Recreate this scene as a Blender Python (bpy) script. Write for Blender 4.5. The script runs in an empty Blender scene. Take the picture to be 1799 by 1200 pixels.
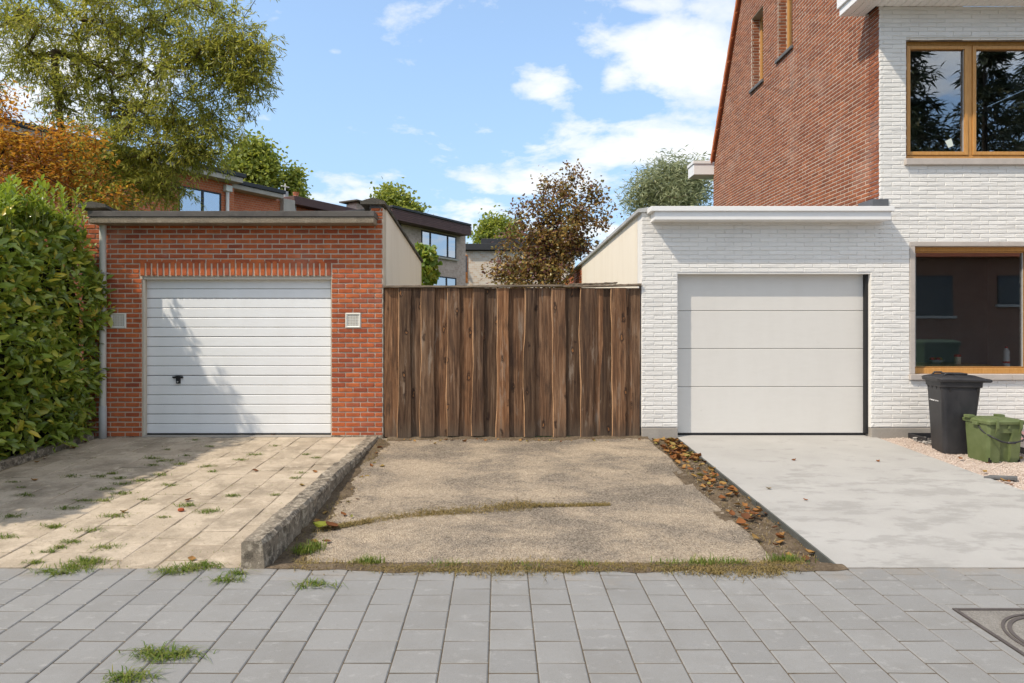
import bpy, math, random
import numpy as np
from mathutils import Vector, Matrix

random.seed(11)
RNG = np.random.default_rng(11)
S = bpy.context.scene
COL = S.collection

# ------------------------------------------------------------------ camera, sky, sun, exposure
F, CX, CY, CZ, Y0 = 1200.0, 877.0, 580.0, 1.446, 9.23     # photo pixels, facade distance in metres
cam = bpy.data.cameras.new('camera')
cam.sensor_width = 36.0
cam.lens = F / 1799.0 * 36.0
cam.shift_x = (899.5 - CX) / 1799.0
cam.shift_y = (CY - 600.0) / 1799.0
cam.clip_end = 3000.0
camo = bpy.data.objects.new('camera', cam)
camo.location = (0, 0, CZ)
camo.rotation_euler = (math.radians(90), 0, 0)
COL.objects.link(camo)
S.camera = camo

TO_SUN = Vector((-0.42, -0.25, 0.60)).normalized()
sun = bpy.data.lights.new('sun', 'SUN')
sun.energy = 2.0
sun.angle = math.radians(0.9)
sun.color = (1.0, 0.94, 0.85)
suno = bpy.data.objects.new('sun', sun)
suno.rotation_euler = (-TO_SUN).to_track_quat('-Z', 'Y').to_euler()
suno.location = (-20, -12, 30)
COL.objects.link(suno)

S.view_settings.view_transform = 'Standard'
S.view_settings.look = 'None'
S.view_settings.exposure = 1.02
try:
    S.view_settings.use_white_balance = True
    S.view_settings.white_balance_temperature = 7150
    S.view_settings.white_balance_tint = 10
except Exception:
    pass
S.view_settings.gamma = 1.0
S.view_settings.use_curve_mapping = False
try:
    S.cycles.use_denoising = True
    S.cycles.max_bounces = 7
    S.cycles.use_adaptive_sampling = True
    S.cycles.adaptive_threshold = 0.015
    S.cycles.transparent_max_bounces = 12
    S.cycles.caustics_reflective = False
    S.cycles.caustics_refractive = False
except Exception:
    pass

# ------------------------------------------------------------------ node helpers
def N(nt, t, ins=None, **attrs):
    n = nt.nodes.new(t)
    for k, v in attrs.items():
        setattr(n, k, v)
    for k, v in (ins or {}).items():
        s = n.inputs[k]
        if isinstance(v, bpy.types.NodeSocket):
            nt.links.new(v, s)
        else:
            if isinstance(v, (tuple, list)) and len(v) == 3 and s.type == 'RGBA':
                v = (*v, 1.0)
            s.default_value = v
    return n

def mixc(nt, fac, a, b, blend='MIX'):
    n = N(nt, 'ShaderNodeMix', data_type='RGBA', blend_type=blend, clamp_factor=True)
    for i, v in ((0, fac), (6, a), (7, b)):
        if isinstance(v, bpy.types.NodeSocket):
            nt.links.new(v, n.inputs[i])
        else:
            n.inputs[i].default_value = (*v, 1.0) if isinstance(v, (tuple, list)) and len(v) == 3 else v
    return n.outputs[2]

def mth(nt, op, a, b=0.0, clamp=False):
    return N(nt, 'ShaderNodeMath', {0: a, 1: b}, operation=op, use_clamp=clamp).outputs[0]

def ramp(nt, fac, stops, interp='LINEAR'):
    n = N(nt, 'ShaderNodeValToRGB', {0: fac})
    cr = n.color_ramp
    cr.interpolation = interp
    while len(cr.elements) < len(stops):
        cr.elements.new(0.5)
    for e, (p, c) in zip(cr.elements, stops):
        e.position = p
        c = (c, c, c) if not isinstance(c, (tuple, list)) else c
        e.color = (*c, 1.0)
    return n.outputs[0]

def noise(nt, vec, scale, detail=4.0, rough=0.55, dist=0.0):
    return N(nt, 'ShaderNodeTexNoise', {'Vector': vec, 'Scale': scale, 'Detail': detail,
                                        'Roughness': rough, 'Distortion': dist}).outputs[0]

def mapping(nt, vec, scale=(1, 1, 1), loc=(0, 0, 0)):
    return N(nt, 'ShaderNodeMapping', {'Vector': vec, 'Scale': scale, 'Location': loc}).outputs[0]

def pos(nt):
    return N(nt, 'ShaderNodeNewGeometry').outputs['Position']

def rnd(nt):
    isl = N(nt, 'ShaderNodeNewGeometry').outputs['Random Per Island']
    ob = N(nt, 'ShaderNodeObjectInfo').outputs['Random']
    return mth(nt, 'FRACT', mth(nt, 'ADD', isl, ob))

def new_mat(name):
    m = bpy.data.materials.new(name)
    m.use_nodes = True
    nt = m.node_tree
    return m, nt, nt.nodes['Principled BSDF']

def setp(nt, b, **kw):
    names = {'color': 'Base Color', 'rough': 'Roughness', 'metal': 'Metallic', 'spec': 'Specular IOR Level',
             'normal': 'Normal', 'coat': 'Coat Weight'}
    for k, v in kw.items():
        s = b.inputs[names[k]]
        if isinstance(v, bpy.types.NodeSocket):
            nt.links.new(v, s)
        else:
            s.default_value = (*v, 1.0) if isinstance(v, (tuple, list)) and len(v) == 3 else v

def bump(nt, h, strength=0.4, dist=0.01, normal=None):
    ins = {'Height': h, 'Strength': strength, 'Distance': dist}
    if normal is not None:
        ins['Normal'] = normal
    return N(nt, 'ShaderNodeBump', ins).outputs[0]

MATS = {}

def plain(name, col, rough=0.6, var=0.12, scale=3.0, bumps=0.0, bscale=60.0, spec=0.4, metal=0.0, bdist=0.004):
    """one colour with soft wear: broad and fine noise around it"""
    m, nt, b = new_mat(name)
    p = pos(nt)
    n1 = noise(nt, p, scale, 5)
    n2 = noise(nt, p, scale * 11, 3)
    f = mth(nt, 'ADD', mth(nt, 'MULTIPLY', n1, 0.7), mth(nt, 'MULTIPLY', n2, 0.3))
    lo = tuple(c * (1 - var) for c in col)
    hi = tuple(min(1, c * (1 + var)) for c in col)
    setp(nt, b, color=ramp(nt, f, [(0.3, lo), (0.7, hi)]), rough=rough, spec=spec, metal=metal)
    if bumps:
        setp(nt, b, normal=bump(nt, noise(nt, p, bscale, 4), bumps, bdist))
    MATS[name] = m
    return m

# ------------------------------------------------------------------ world: clear sky with fair-weather clouds
w = bpy.data.worlds.new('World')
S.world = w
w.use_nodes = True
wt = w.node_tree
bg = wt.nodes['Background']
SKY_STRENGTH = 0.15
sky = N(wt, 'ShaderNodeTexSky', sky_type='NISHITA', sun_disc=False)
sky.sun_elevation = math.asin(TO_SUN.z)
sky.sun_rotation = math.atan2(TO_SUN.x, TO_SUN.y)
sky.air_density = 1.0
sky.dust_density = 0.6
sky.ozone_density = 1.5
d = N(wt, 'ShaderNodeTexCoord').outputs['Generated']
sep = N(wt, 'ShaderNodeSeparateXYZ', {0: d})
den = mth(wt, 'ADD', mth(wt, 'MAXIMUM', sep.outputs[2], 0.0), 0.22)
pu = mth(wt, 'DIVIDE', sep.outputs[0], den)
pv = mth(wt, 'DIVIDE', sep.outputs[1], den)
cv = N(wt, 'ShaderNodeCombineXYZ', {0: pu, 1: pv, 2: 0.0}).outputs[0]
cv = mapping(wt, cv, (1.0, 1.0, 1.0), (11.9, 5.1, 0.0))
n1 = noise(wt, cv, 1.9, 10.0, 0.58, 0.3)
n2 = noise(wt, cv, 0.55, 2.0, 0.5)
# fair-weather clouds: banks standing where the photograph shows them, scattered ones over the rest of the sky
yy_ = mth(wt, 'MAXIMUM', sep.outputs[1], 0.05)
tu, tw = mth(wt, 'DIVIDE', sep.outputs[0], yy_), mth(wt, 'DIVIDE', sep.outputs[2], yy_)
bank = None
for (px, py, hw, hh, amp) in ((1225, 95, 95, 75, 1.0), (1240, 165, 90, 24, .8), (1125, 5, 70, 20, .9), (1260, 20, 60, 30, .8), (945, 148, 62, 30, .95), (1080, 135, 26, 22, .75),
                              (1130, 262, 190, 44, 1.0), (1010, 325, 230, 52, .8), (850, 368, 130, 32, .8), (640, 312, 90, 24, .7), (455, 206, 40, 18, .8), (585, 90, 24, 10, .7),
                              (590, 350, 200, 24, .6), (120, 130, 220, 130, .75), (1480, 120, 150, 120, .9), (-250, 200, 200, 100, .7), (1000, 420, 400, 40, .7)):
    a_ = mth(wt, 'DIVIDE', mth(wt, 'SUBTRACT', tu, (px - CX) / F), hw / F)
    b_ = mth(wt, 'DIVIDE', mth(wt, 'SUBTRACT', tw, (CY - py) / F), hh / F)
    e_ = mth(wt, 'MULTIPLY', mth(wt, 'EXPONENT', mth(wt, 'MULTIPLY', mth(wt, 'ADD', mth(wt, 'MULTIPLY', a_, a_), mth(wt, 'MULTIPLY', b_, b_)), -1.0)), amp)
    bank = e_ if bank is None else mth(wt, 'MAXIMUM', bank, e_)
infront = N(wt, 'ShaderNodeMapRange', {0: sep.outputs[1], 1: 0.25, 2: 0.55, 3: 0.0, 4: 1.0}).outputs[0]
scat = ramp(wt, n2, [(0.42, 0.1), (0.58, 1.0)])
lob = N(wt, 'ShaderNodeMix', {0: infront, 2: scat, 3: bank}, data_type='FLOAT').outputs[0]
n3 = noise(wt, cv, 7.5, 8.0, 0.6, 0.2)
nn = mth(wt, 'ADD', mth(wt, 'MULTIPLY', mth(wt, 'SUBTRACT', n1, 0.5), 1.25), mth(wt, 'MULTIPLY', mth(wt, 'SUBTRACT', n3, 0.5), 0.75))
cf = mth(wt, 'ADD', mth(wt, 'ADD', nn, 0.34), mth(wt, 'MULTIPLY', lob, 0.36))
cfac = ramp(wt, cf, [(0.45, 0.0), (0.60, 0.62), (0.76, 0.93)])
cshade = noise(wt, mapping(wt, cv, (1, 1, 1), (0.06, -0.10, 0.4)), 2.2, 5.0, 0.5)
ccol = ramp(wt, cshade, [(0.3, (2.9, 3.25, 3.75)), (0.65, (3.75, 3.9, 4.1))])
hz = mixc(wt, mth(wt, 'MULTIPLY', mth(wt, 'SUBTRACT', 0.75, sep.outputs[2], True), 1.15), sky.outputs[0], (1.1, 2.0, 3.5))
wcol = mixc(wt, cfac, hz, ccol)
wt.links.new(wcol, bg.inputs[0])
bg.inputs[1].default_value = SKY_STRENGTH

# ------------------------------------------------------------------ objects
WLOC = {}

def link(o, parent=None, at=(0, 0, 0)):
    """place o at a world position; parents here only ever carry a translation"""
    COL.objects.link(o)
    o.location = at
    WLOC[o.name] = Vector(at)
    if parent is not None:
        o.parent = parent
        o.matrix_parent_inverse = Matrix.Translation(-WLOC[parent.name])
    return o

def tag(o, label=None, cat=None, group=None, kind=None):
    for k, v in (('label', label), ('category', cat), ('group', group), ('kind', kind)):
        if v:
            o[k] = v
    return o

def thing(name, at, label, cat, group=None):
    return tag(link(bpy.data.objects.new(name, None), None, at), label, cat, group)

class MB:
    def __init__(self):
        self.v, self.f = [], []
    def add(self, vs, fs):
        o = len(self.v)
        self.v += [tuple(p) for p in vs]
        self.f += [tuple(i + o for i in q) for q in fs]
        return self
    def box(self, x0, x1, y0, y1, z0, z1):
        return self.add([(x0, y0, z0), (x1, y0, z0), (x1, y1, z0), (x0, y1, z0),
                         (x0, y0, z1), (x1, y0, z1), (x1, y1, z1), (x0, y1, z1)],
                        [(0, 3, 2, 1), (4, 5, 6, 7), (0, 1, 5, 4), (1, 2, 6, 5), (2, 3, 7, 6), (3, 0, 4, 7)])
    def quad(self, a, b, c, d):
        return self.add([a, b, c, d], [(0, 1, 2, 3)])
    def tube(self, pts, rad, k=8, caps=True):
        pts = [Vector(p) for p in pts]
        rads = rad if isinstance(rad, (list, tuple)) else [rad] * len(pts)
        rings, prev = [], None
        for i, p in enumerate(pts):
            t = (pts[min(i + 1, len(pts) - 1)] - pts[max(i - 1, 0)])
            t = t.normalized() if t.length > 1e-9 else Vector((0, 0, 1))
            a = prev if prev is not None else (Vector((1, 0, 0)) if abs(t.x) < 0.9 else Vector((0, 1, 0)))
            s = (a - t * a.dot(t)).normalized()
            prev = s
            q = t.cross(s)
            rings.append([p + (s * math.cos(2 * math.pi * j / k) + q * math.sin(2 * math.pi * j / k)) * rads[i] for j in range(k)])
        vs = [v for r in rings for v in r]
        fs = []
        for i in range(len(pts) - 1):
            for j in range(k):
                fs.append((i * k + j, i * k + (j + 1) % k, (i + 1) * k + (j + 1) % k, (i + 1) * k + j))
        if caps:
            fs.append(tuple(reversed(range(k))))
            fs.append(tuple((len(pts) - 1) * k + j for j in range(k)))
        return self.add(vs, fs)
    def rings(self, rs, cap0=True, cap1=True):
        """loft closed rings of equal length"""
        k = len(rs[0])
        vs = [v for r in rs for v in r]
        fs = [(i * k + j, i * k + (j + 1) % k, (i + 1) * k + (j + 1) % k, (i + 1) * k + j)
              for i in range(len(rs) - 1) for j in range(k)]
        if cap0:
            fs.append(tuple(reversed(range(k))))
        if cap1:
            fs.append(tuple((len(rs) - 1) * k + j for j in range(k)))
        return self.add(vs, fs)
    def mesh(self, name, mat, smooth=False):
        me = bpy.data.meshes.new(name)
        me.from_pydata(self.v, [], self.f)
        me.materials.append(MATS[mat] if isinstance(mat, str) else mat)
        if smooth:
            me.polygons.foreach_set('use_smooth', [True] * len(me.polygons))
        me.update()
        return me
    def build(self, name, mat, parent=None, smooth=False, bevel=0.0, at=None, seg=2):
        at = Vector(at) if at is not None else None
        if at is not None:
            self.v = [tuple(Vector(p) - at) for p in self.v]
        o = bpy.data.objects.new(name, self.mesh(name, mat, smooth))
        link(o, parent, at if at is not None else (0, 0, 0))
        if bevel:
            m = o.modifiers.new('bevel', 'BEVEL')
            m.width = bevel
            m.segments = seg
            m.limit_method = 'ANGLE'
            m.angle_limit = math.radians(35)
        return o

def np_mesh(name, V, Fq, mat, smooth=False):
    """mesh from numpy arrays; Fq is a list of (n,k) index arrays"""
    me = bpy.data.meshes.new(name)
    me.vertices.add(len(V))
    me.vertices.foreach_set('co', np.ascontiguousarray(V, dtype=np.float32).ravel())
    loops = np.concatenate([q.ravel() for q in Fq]).astype(np.int32)
    sizes = np.concatenate([np.full(len(q), q.shape[1]) for q in Fq])
    starts = np.concatenate([[0], np.cumsum(sizes)[:-1]]).astype(np.int32)
    me.loops.add(len(loops))
    me.loops.foreach_set('vertex_index', loops)
    me.polygons.add(len(sizes))
    me.polygons.foreach_set('loop_start', starts)
    if smooth:
        me.polygons.foreach_set('use_smooth', np.ones(len(sizes), dtype=bool))
    me.materials.append(MATS[mat] if isinstance(mat, str) else mat)
    me.update(calc_edges=True)
    me.validate()
    return me

def fx(px, Y=Y0): return (px - CX) / F * Y
def fz(py, Y=Y0): return CZ + (CY - py) / F * Y
def drive_z(Y): return -(Y0 - Y) * 0.0436
def pave_z(Y): return CZ - (1.78 - 0.02917 * Y)
def mid_z(Y): return drive_z(Y) - 0.012 - 0.035 * (Y0 - Y) / 4.5
def on_drive(px, py):
    Y = 1.848 / ((py - CY) / F + 0.0436)
    return fx(px, Y), Y, drive_z(Y)
def on_pave(px, py):
    Y = 1.78 / ((py - CY) / F + 0.02917)
    return fx(px, Y), Y, pave_z(Y)
EDGE = 4.72          # where the drives meet the pavement

# ------------------------------------------------------------------ materials
def brick_mat(name, stops, speck=(0.55, 0.47, 0.40), specks=0.25, dark=(0.07, 0.035, 0.025), bs=0.5):
    m, nt, b = new_mat(name)
    p = pos(nt)
    base = ramp(nt, rnd(nt), stops)
    n1 = noise(nt, p, 9, 5, 0.6)
    base = mixc(nt, ramp(nt, n1, [(0.35, 0.0), (0.75, 0.55)]), base, dark)
    st = noise(nt, mapping(nt, p, (18, 18, 60)), 1.6, 4, 0.65)
    base = mixc(nt, ramp(nt, st, [(0.60, 0.0), (0.78, specks)]), base, speck)
    n3 = noise(nt, p, 1.3, 4)
    base = mixc(nt, ramp(nt, n3, [(0.55, 0.0), (0.8, 0.3)]), base, speck)
    fine = noise(nt, p, 130, 4, 0.7)
    mid = noise(nt, p, 34, 4, 0.6)
    h = mth(nt, 'ADD', mth(nt, 'MULTIPLY', fine, 0.4), mid)
    setp(nt, b, color=base, rough=0.88, spec=0.25, normal=bump(nt, h, bs, 0.006))
    MATS[name] = m

brick_mat('red_brick', [(0.0, (0.34, 0.075, 0.034)), (0.2, (0.46, 0.105, 0.035)), (0.55, (0.58, 0.15, 0.048)),
                        (0.85, (0.52, 0.12, 0.040)), (1.0, (0.38, 0.11, 0.06))], specks=0.4, dark=(0.16, 0.05, 0.03))
brick_mat('gable_brick', [(0.0, (0.24, 0.075, 0.036)), (0.35, (0.33, 0.105, 0.048)), (0.7, (0.40, 0.135, 0.060)),
                          (1.0, (0.28, 0.09, 0.048))], specks=0.12, bs=0.35)
plain('mortar', (0.58, 0.50, 0.40), 0.95, 0.18, 4, 0.5, 90, 0.2)
plain('mortar_pale', (0.58, 0.49, 0.40), 0.95, 0.15, 4, 0.5, 90, 0.2)

m, nt, b = new_mat('white_brick')
p = pos(nt)
c = ramp(nt, rnd(nt), [(0, (0.725, 0.705, 0.67)), (0.5, (0.75, 0.73, 0.695)), (1, (0.775, 0.755, 0.72))])
dirt = noise(nt, mapping(nt, p, (1, 1, 0.35)), 2.2, 6, 0.65)
c = mixc(nt, ramp(nt, dirt, [(0.55, 0.0), (0.8, 0.22)]), c, (0.50, 0.46, 0.41))
h = mth(nt, 'ADD', noise(nt, mapping(nt, p, (1, 1, 2.2)), 26, 5, 0.65), mth(nt, 'MULTIPLY', noise(nt, p, 120, 3), 0.3))
setp(nt, b, color=c, rough=0.7, spec=0.3, normal=bump(nt, h, 0.55, 0.010))
MATS['white_brick'] = m
plain('white_wall', (0.755, 0.735, 0.70), 0.75, 0.06, 5, 0.35, 60, 0.3, bdist=0.006)
plain('white_trim', (0.80, 0.79, 0.775), 0.42, 0.04, 2.0, 0.04, 40)
plain('plinth', (0.33, 0.30, 0.265), 0.9, 0.2, 3, 0.35, 80, 0.25)
plain('stone_trim', (0.46, 0.41, 0.37), 0.8, 0.12, 6, 0.15, 90, 0.3)
plain('bluestone', (0.13, 0.13, 0.13), 0.75, 0.25, 6, 0.2, 80, 0.3)
plain('grey_metal', (0.42, 0.42, 0.41), 0.5, 0.15, 3, 0.0)
plain('lead', (0.10, 0.105, 0.115), 0.6, 0.2, 6, 0.1)
plain('black_rubber', (0.012, 0.012, 0.013), 0.6, 0.2, 6)
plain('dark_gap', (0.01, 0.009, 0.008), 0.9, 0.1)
plain('soffit_dark', (0.10, 0.085, 0.07), 0.9, 0.25, 4, 0.2)
plain('felt', (0.06, 0.06, 0.06), 0.9, 0.3, 2, 0.3)
plain('beige_paint', (0.55, 0.50, 0.42), 0.55, 0.06)
plain('white_plastic', (0.70, 0.68, 0.62), 0.5, 0.06, 12)

# garage doors: factory paint, a little rain dirt
def door_mat(name, col, dirtcol):
    m, nt, b = new_mat(name)
    p = pos(nt)
    n1 = noise(nt, mapping(nt, p, (2.2, 1, 0.5)), 1.6, 5)
    n2 = noise(nt, mapping(nt, p, (6, 1, 26)), 1.0, 4)
    f = mth(nt, 'ADD', mth(nt, 'MULTIPLY', n1, 0.65), mth(nt, 'MULTIPLY', n2, 0.35))
    c = mixc(nt, ramp(nt, f, [(0.42, 0.0), (0.75, 0.30)]), col, dirtcol)
    spots = noise(nt, p, 16, 2, 0.5)
    c = mixc(nt, ramp(nt, spots, [(0.74, 0.0), (0.78, 0.35)]), c, dirtcol)
    setp(nt, b, color=c, rough=ramp(nt, n1, [(0.3, 0.32), (0.7, 0.5)]), spec=0.4, normal=bump(nt, n2, 0.05, 0.002))
    MATS[name] = m
door_mat('door_white', (0.83, 0.84, 0.845), (0.64, 0.625, 0.60))
door_mat('door_grey', (0.67, 0.645, 0.605), (0.54, 0.51, 0.465))

# cast concrete with pebbles, weathered
def concrete(name, col, dark, pale, sc=1.0, peb=0.35, bs=0.6, thr=(0.45, 0.7), pthr=(0.56, 0.72)):
    m, nt, b = new_mat(name)
    p = pos(nt)
    n1 = noise(nt, p, 3.0 * sc, 6, 0.65)
    c = mixc(nt, ramp(nt, n1, [(thr[0], 0.0), (thr[1], 0.85)]), col, dark)
    n2 = noise(nt, p, 7.5 * sc, 5, 0.7)
    c = mixc(nt, ramp(nt, n2, [(pthr[0], 0.0), (pthr[1], 0.75)]), c, pale)
    vor = N(nt, 'ShaderNodeTexVoronoi', {'Vector': p, 'Scale': 85 * sc, 'Randomness': 1.0})
    c = mixc(nt, peb, c, mixc(nt, vor.outputs['Color'], dark, pale), 'MIX') if peb else c
    h = mth(nt, 'ADD', noise(nt, p, 45 * sc, 5, 0.7), mth(nt, 'MULTIPLY', vor.outputs['Distance'], 0.6))
    setp(nt, b, color=c, rough=0.93, spec=0.2, normal=bump(nt, h, bs, 0.01))
    MATS[name] = m
concrete('eave_concrete', (0.25, 0.20, 0.145), (0.13, 0.105, 0.08), (0.42, 0.36, 0.27), 1.0, 0.35)
concrete('roof_edge', (0.12, 0.11, 0.10), (0.06, 0.055, 0.055), (0.17, 0.15, 0.135), 0.7, 0.08, 0.25)
concrete('old_coping', (0.10, 0.09, 0.075), (0.04, 0.037, 0.032), (0.24, 0.21, 0.17), 1.2, 0.2, 0.9)
concrete('kerb_stone', (0.30, 0.25, 0.19), (0.07, 0.056, 0.042), (0.62, 0.54, 0.43), 2.4, 0.2, 1.0, (0.46, 0.58), (0.51, 0.60))

m, nt, b = new_mat('stucco')
p = pos(nt)
n1 = noise(nt, mapping(nt, p, (1, 1, 0.22)), 3.5, 5, 0.6)
c = mixc(nt, ramp(nt, n1, [(0.45, 0.0), (0.8, 0.35)]), (0.81, 0.735, 0.615), (0.62, 0.53, 0.40))
setp(nt, b, color=c, rough=0.9, spec=0.2, normal=bump(nt, noise(nt, p, 70, 4), 0.25, 0.004))
MATS['stucco'] = m

# weathered fence boards
m, nt, b = new_mat('fence_wood')
p = pos(nt)
r = rnd(nt)
off = N(nt, 'ShaderNodeCombineXYZ', {0: mth(nt, 'MULTIPLY', r, 37.0), 1: 0.0, 2: mth(nt, 'MULTIPLY', r, 91.0)}).outputs[0]
pp = N(nt, 'ShaderNodeVectorMath', {0: p, 1: off}, operation='ADD').outputs[0]
g = noise(nt, mapping(nt, pp, (20, 6, 0.8)), 2.0, 6, 0.6, 0.6)
fineg = noise(nt, mapping(nt, pp, (110, 30, 2.2)), 1.8, 4, 0.6, 0.3)
blot = noise(nt, mapping(nt, pp, (6, 2, 1.1)), 1.3, 7, 0.70, 0.3)
c = ramp(nt, g, [(0.30, (0.066, 0.036, 0.021)), (0.46, (0.145, 0.082, 0.048)), (0.6, (0.24, 0.148, 0.090)), (0.76, (0.36, 0.25, 0.17))])
c = mixc(nt, ramp(nt, fineg, [(0.48, 0.0), (0.75, 0.65)]), c, (0.050, 0.030, 0.020))
tint = ramp(nt, r, [(0.0, (0.45, 0.43, 0.42)), (0.25, (0.95, 0.92, 0.90)), (0.45, (1.25, 1.05, 0.88)), (0.65, (0.62, 0.58, 0.57)), (0.85, (1.1, 1.0, 0.93)), (1.0, (1.45, 1.18, 0.95))])
c = mixc(nt, 1.0, c, tint, 'MULTIPLY')
c = mixc(nt, ramp(nt, blot, [(0.50, 0.0), (0.66, 0.75)]), c, (0.042, 0.026, 0.019))
c = mixc(nt, ramp(nt, blot, [(0.30, 0.7), (0.43, 0.0)]), c, (0.33, 0.26, 0.20))
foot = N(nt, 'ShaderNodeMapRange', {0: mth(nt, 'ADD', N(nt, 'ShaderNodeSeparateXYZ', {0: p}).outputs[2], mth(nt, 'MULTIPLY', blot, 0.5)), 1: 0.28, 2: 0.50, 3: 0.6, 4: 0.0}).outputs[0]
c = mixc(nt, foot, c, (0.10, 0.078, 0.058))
kd = N(nt, 'ShaderNodeTexVoronoi', {'Vector': N(nt, 'ShaderNodeVectorMath', {0: mapping(nt, pp, (6.5, 1, 2.3)), 1: mapping(nt, N(nt, 'ShaderNodeTexNoise', {'Vector': pp, 'Scale': 14.0}).outputs['Color'], (.35, .35, .35))}, operation='ADD').outputs[0], 'Scale': 1.0}).outputs['Distance']
c = mixc(nt, ramp(nt, kd, [(0.06, 0.0), (0.10, 0.95), (0.20, 0.0)]), c, (0.028, 0.015, 0.010))
c = mixc(nt, ramp(nt, kd, [(0.02, 0.9), (0.09, 0.0)]), c, (0.30, 0.12, 0.035))
setp(nt, b, color=c, rough=0.82, spec=0.25, normal=bump(nt, mth(nt, 'ADD', g, fineg), 0.6, 0.008))
MATS['fence_wood'] = m
plain('lit_raw_edge', (0.38, 0.22, 0.12), 0.85, 0.35, 9, 0.3, 60, 0.2)
plain('cap_wood', (0.20, 0.155, 0.115), 0.9, 0.4, 5, 0.5, 50, 0.2)

# window parts
m, nt, b = new_mat('gold_frame')
p = pos(nt)
g = noise(nt, mapping(nt, p, (30, 30, 3)), 2, 4, 0.6, 0.5)
setp(nt, b, color=ramp(nt, g, [(0.3, (0.46, 0.215, 0.055)), (0.7, (0.58, 0.30, 0.095))]), rough=0.38, spec=0.45)
MATS['gold_frame'] = m

def glass_mat(name, tint, refl):
    m = bpy.data.materials.new(name)
    m.use_nodes = True
    nt = m.node_tree
    nt.nodes.remove(nt.nodes['Principled BSDF'])
    out = nt.nodes['Material Output']
    p = pos(nt)
    nb = bump(nt, noise(nt, p, 1.7, 1, 0.4), 0.012, 0.02)
    gl = N(nt, 'ShaderNodeBsdfGlossy', {'Color': (0.92, 0.95, 1.0), 'Roughness': 0.004, 'Normal': nb})
    tr = N(nt, 'ShaderNodeBsdfTransparent', {'Color': tint})
    fr = N(nt, 'ShaderNodeFresnel', {'IOR': 1.5})
    fac = mth(nt, 'ADD', mth(nt, 'MULTIPLY', fr.outputs[0], 1.6), refl, True)
    mix = N(nt, 'ShaderNodeMixShader', {0: fac, 1: tr.outputs[0], 2: gl.outputs[0]})
    nt.links.new(mix.outputs[0], out.inputs[0])
    MATS[name] = m
glass_mat('glass', (0.93, 0.94, 0.93), 0.09)
glass_mat('coated_glass', (0.45, 0.48, 0.50), 0.38)
glass_mat('far_glass', (0.35, 0.4, 0.45), 0.42)

# grounds
m, nt, b = new_mat('paver')
p = pos(nt)
c = ramp(nt, rnd(nt), [(0, (0.222, 0.219, 0.212)), (0.5, (0.242, 0.239, 0.231)), (1, (0.265, 0.261, 0.252))])
n1 = noise(nt, p, 3.2, 6, 0.65)
c = mixc(nt, ramp(nt, n1, [(0.45, 0.0), (0.72, 0.6)]), c, (0.185, 0.176, 0.160))
n2 = noise(nt, mapping(nt, p, (1, 1.6, 1), (4, 2, 0)), 8.0, 6, 0.72)
c = mixc(nt, ramp(nt, n2, [(0.57, 0.0), (0.69, 0.6)]), c, (0.37, 0.365, 0.35))
sp = noise(nt, p, 55, 3, 0.6)
c = mixc(nt, ramp(nt, sp, [(0.66, 0.0), (0.74, 0.45)]), c, (0.12, 0.108, 0.092))
gy = N(nt, 'ShaderNodeSeparateXYZ', {0: p}).outputs[1]
wash = mth(nt, 'ADD', mth(nt, 'MULTIPLY', mth(nt, 'SUBTRACT', gy, 4.25), 0.7), mth(nt, 'SUBTRACT', noise(nt, p, 4.5, 6, 0.7), 0.62))
c = mixc(nt, ramp(nt, wash, [(0.08, 0.0), (0.30, 0.6)]), c, (0.26, 0.215, 0.165))
fine = noise(nt, p, 420, 2, 0.6)
c = mixc(nt, 0.28, c, ramp(nt, fine, [(0.3, (0.09, 0.09, 0.088)), (0.7, (0.38, 0.375, 0.365))]))
setp(nt, b, color=c, rough=0.86, spec=0.25, normal=bump(nt, mth(nt, 'ADD', fine, mth(nt, 'MULTIPLY', n1, 2.0)), 0.35, 0.004))
MATS['paver'] = m
plain('joint_sand', (0.115, 0.090, 0.062), 0.95, 0.4, 8, 0.6, 120, 0.1)

m, nt, b = new_mat('old_tile')
p = pos(nt)
c = ramp(nt, rnd(nt), [(0, (0.41, 0.335, 0.255)), (0.5, (0.48, 0.40, 0.31)), (1, (0.55, 0.46, 0.36))])
n1 = noise(nt, p, 2.3, 6, 0.68)
c = mixc(nt, ramp(nt, n1, [(0.45, 0.0), (0.62, 0.8)]), c, (0.25, 0.205, 0.155))
n2 = noise(nt, mapping(nt, p, (1, 1, 1), (7, 3, 1)), 5.5, 6, 0.7)
c = mixc(nt, ramp(nt, n2, [(0.52, 0.0), (0.66, 0.7)]), c, (0.62, 0.52, 0.405))
sp = noise(nt, p, 38, 4, 0.7)
c = mixc(nt, ramp(nt, sp, [(0.58, 0.0), (0.7, 0.55)]), c, (0.13, 0.105, 0.075))
vor = N(nt, 'ShaderNodeTexVoronoi', {'Vector': p, 'Scale': 150.0})
c = mixc(nt, 0.2, c, mixc(nt, vor.outputs['Color'], (0.12, 0.10, 0.075), (0.55, 0.46, 0.34)))
h = mth(nt, 'ADD', mth(nt, 'MULTIPLY', n1, 1.5), noise(nt, p, 70, 5, 0.7))
setp(nt, b, color=c, rough=0.93, spec=0.15, normal=bump(nt, h, 0.6, 0.010))
MATS['old_tile'] = m
plain('moss_joint', (0.25, 0.195, 0.125), 0.95, 0.45, 5, 0.7, 100, 0.1)

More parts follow.
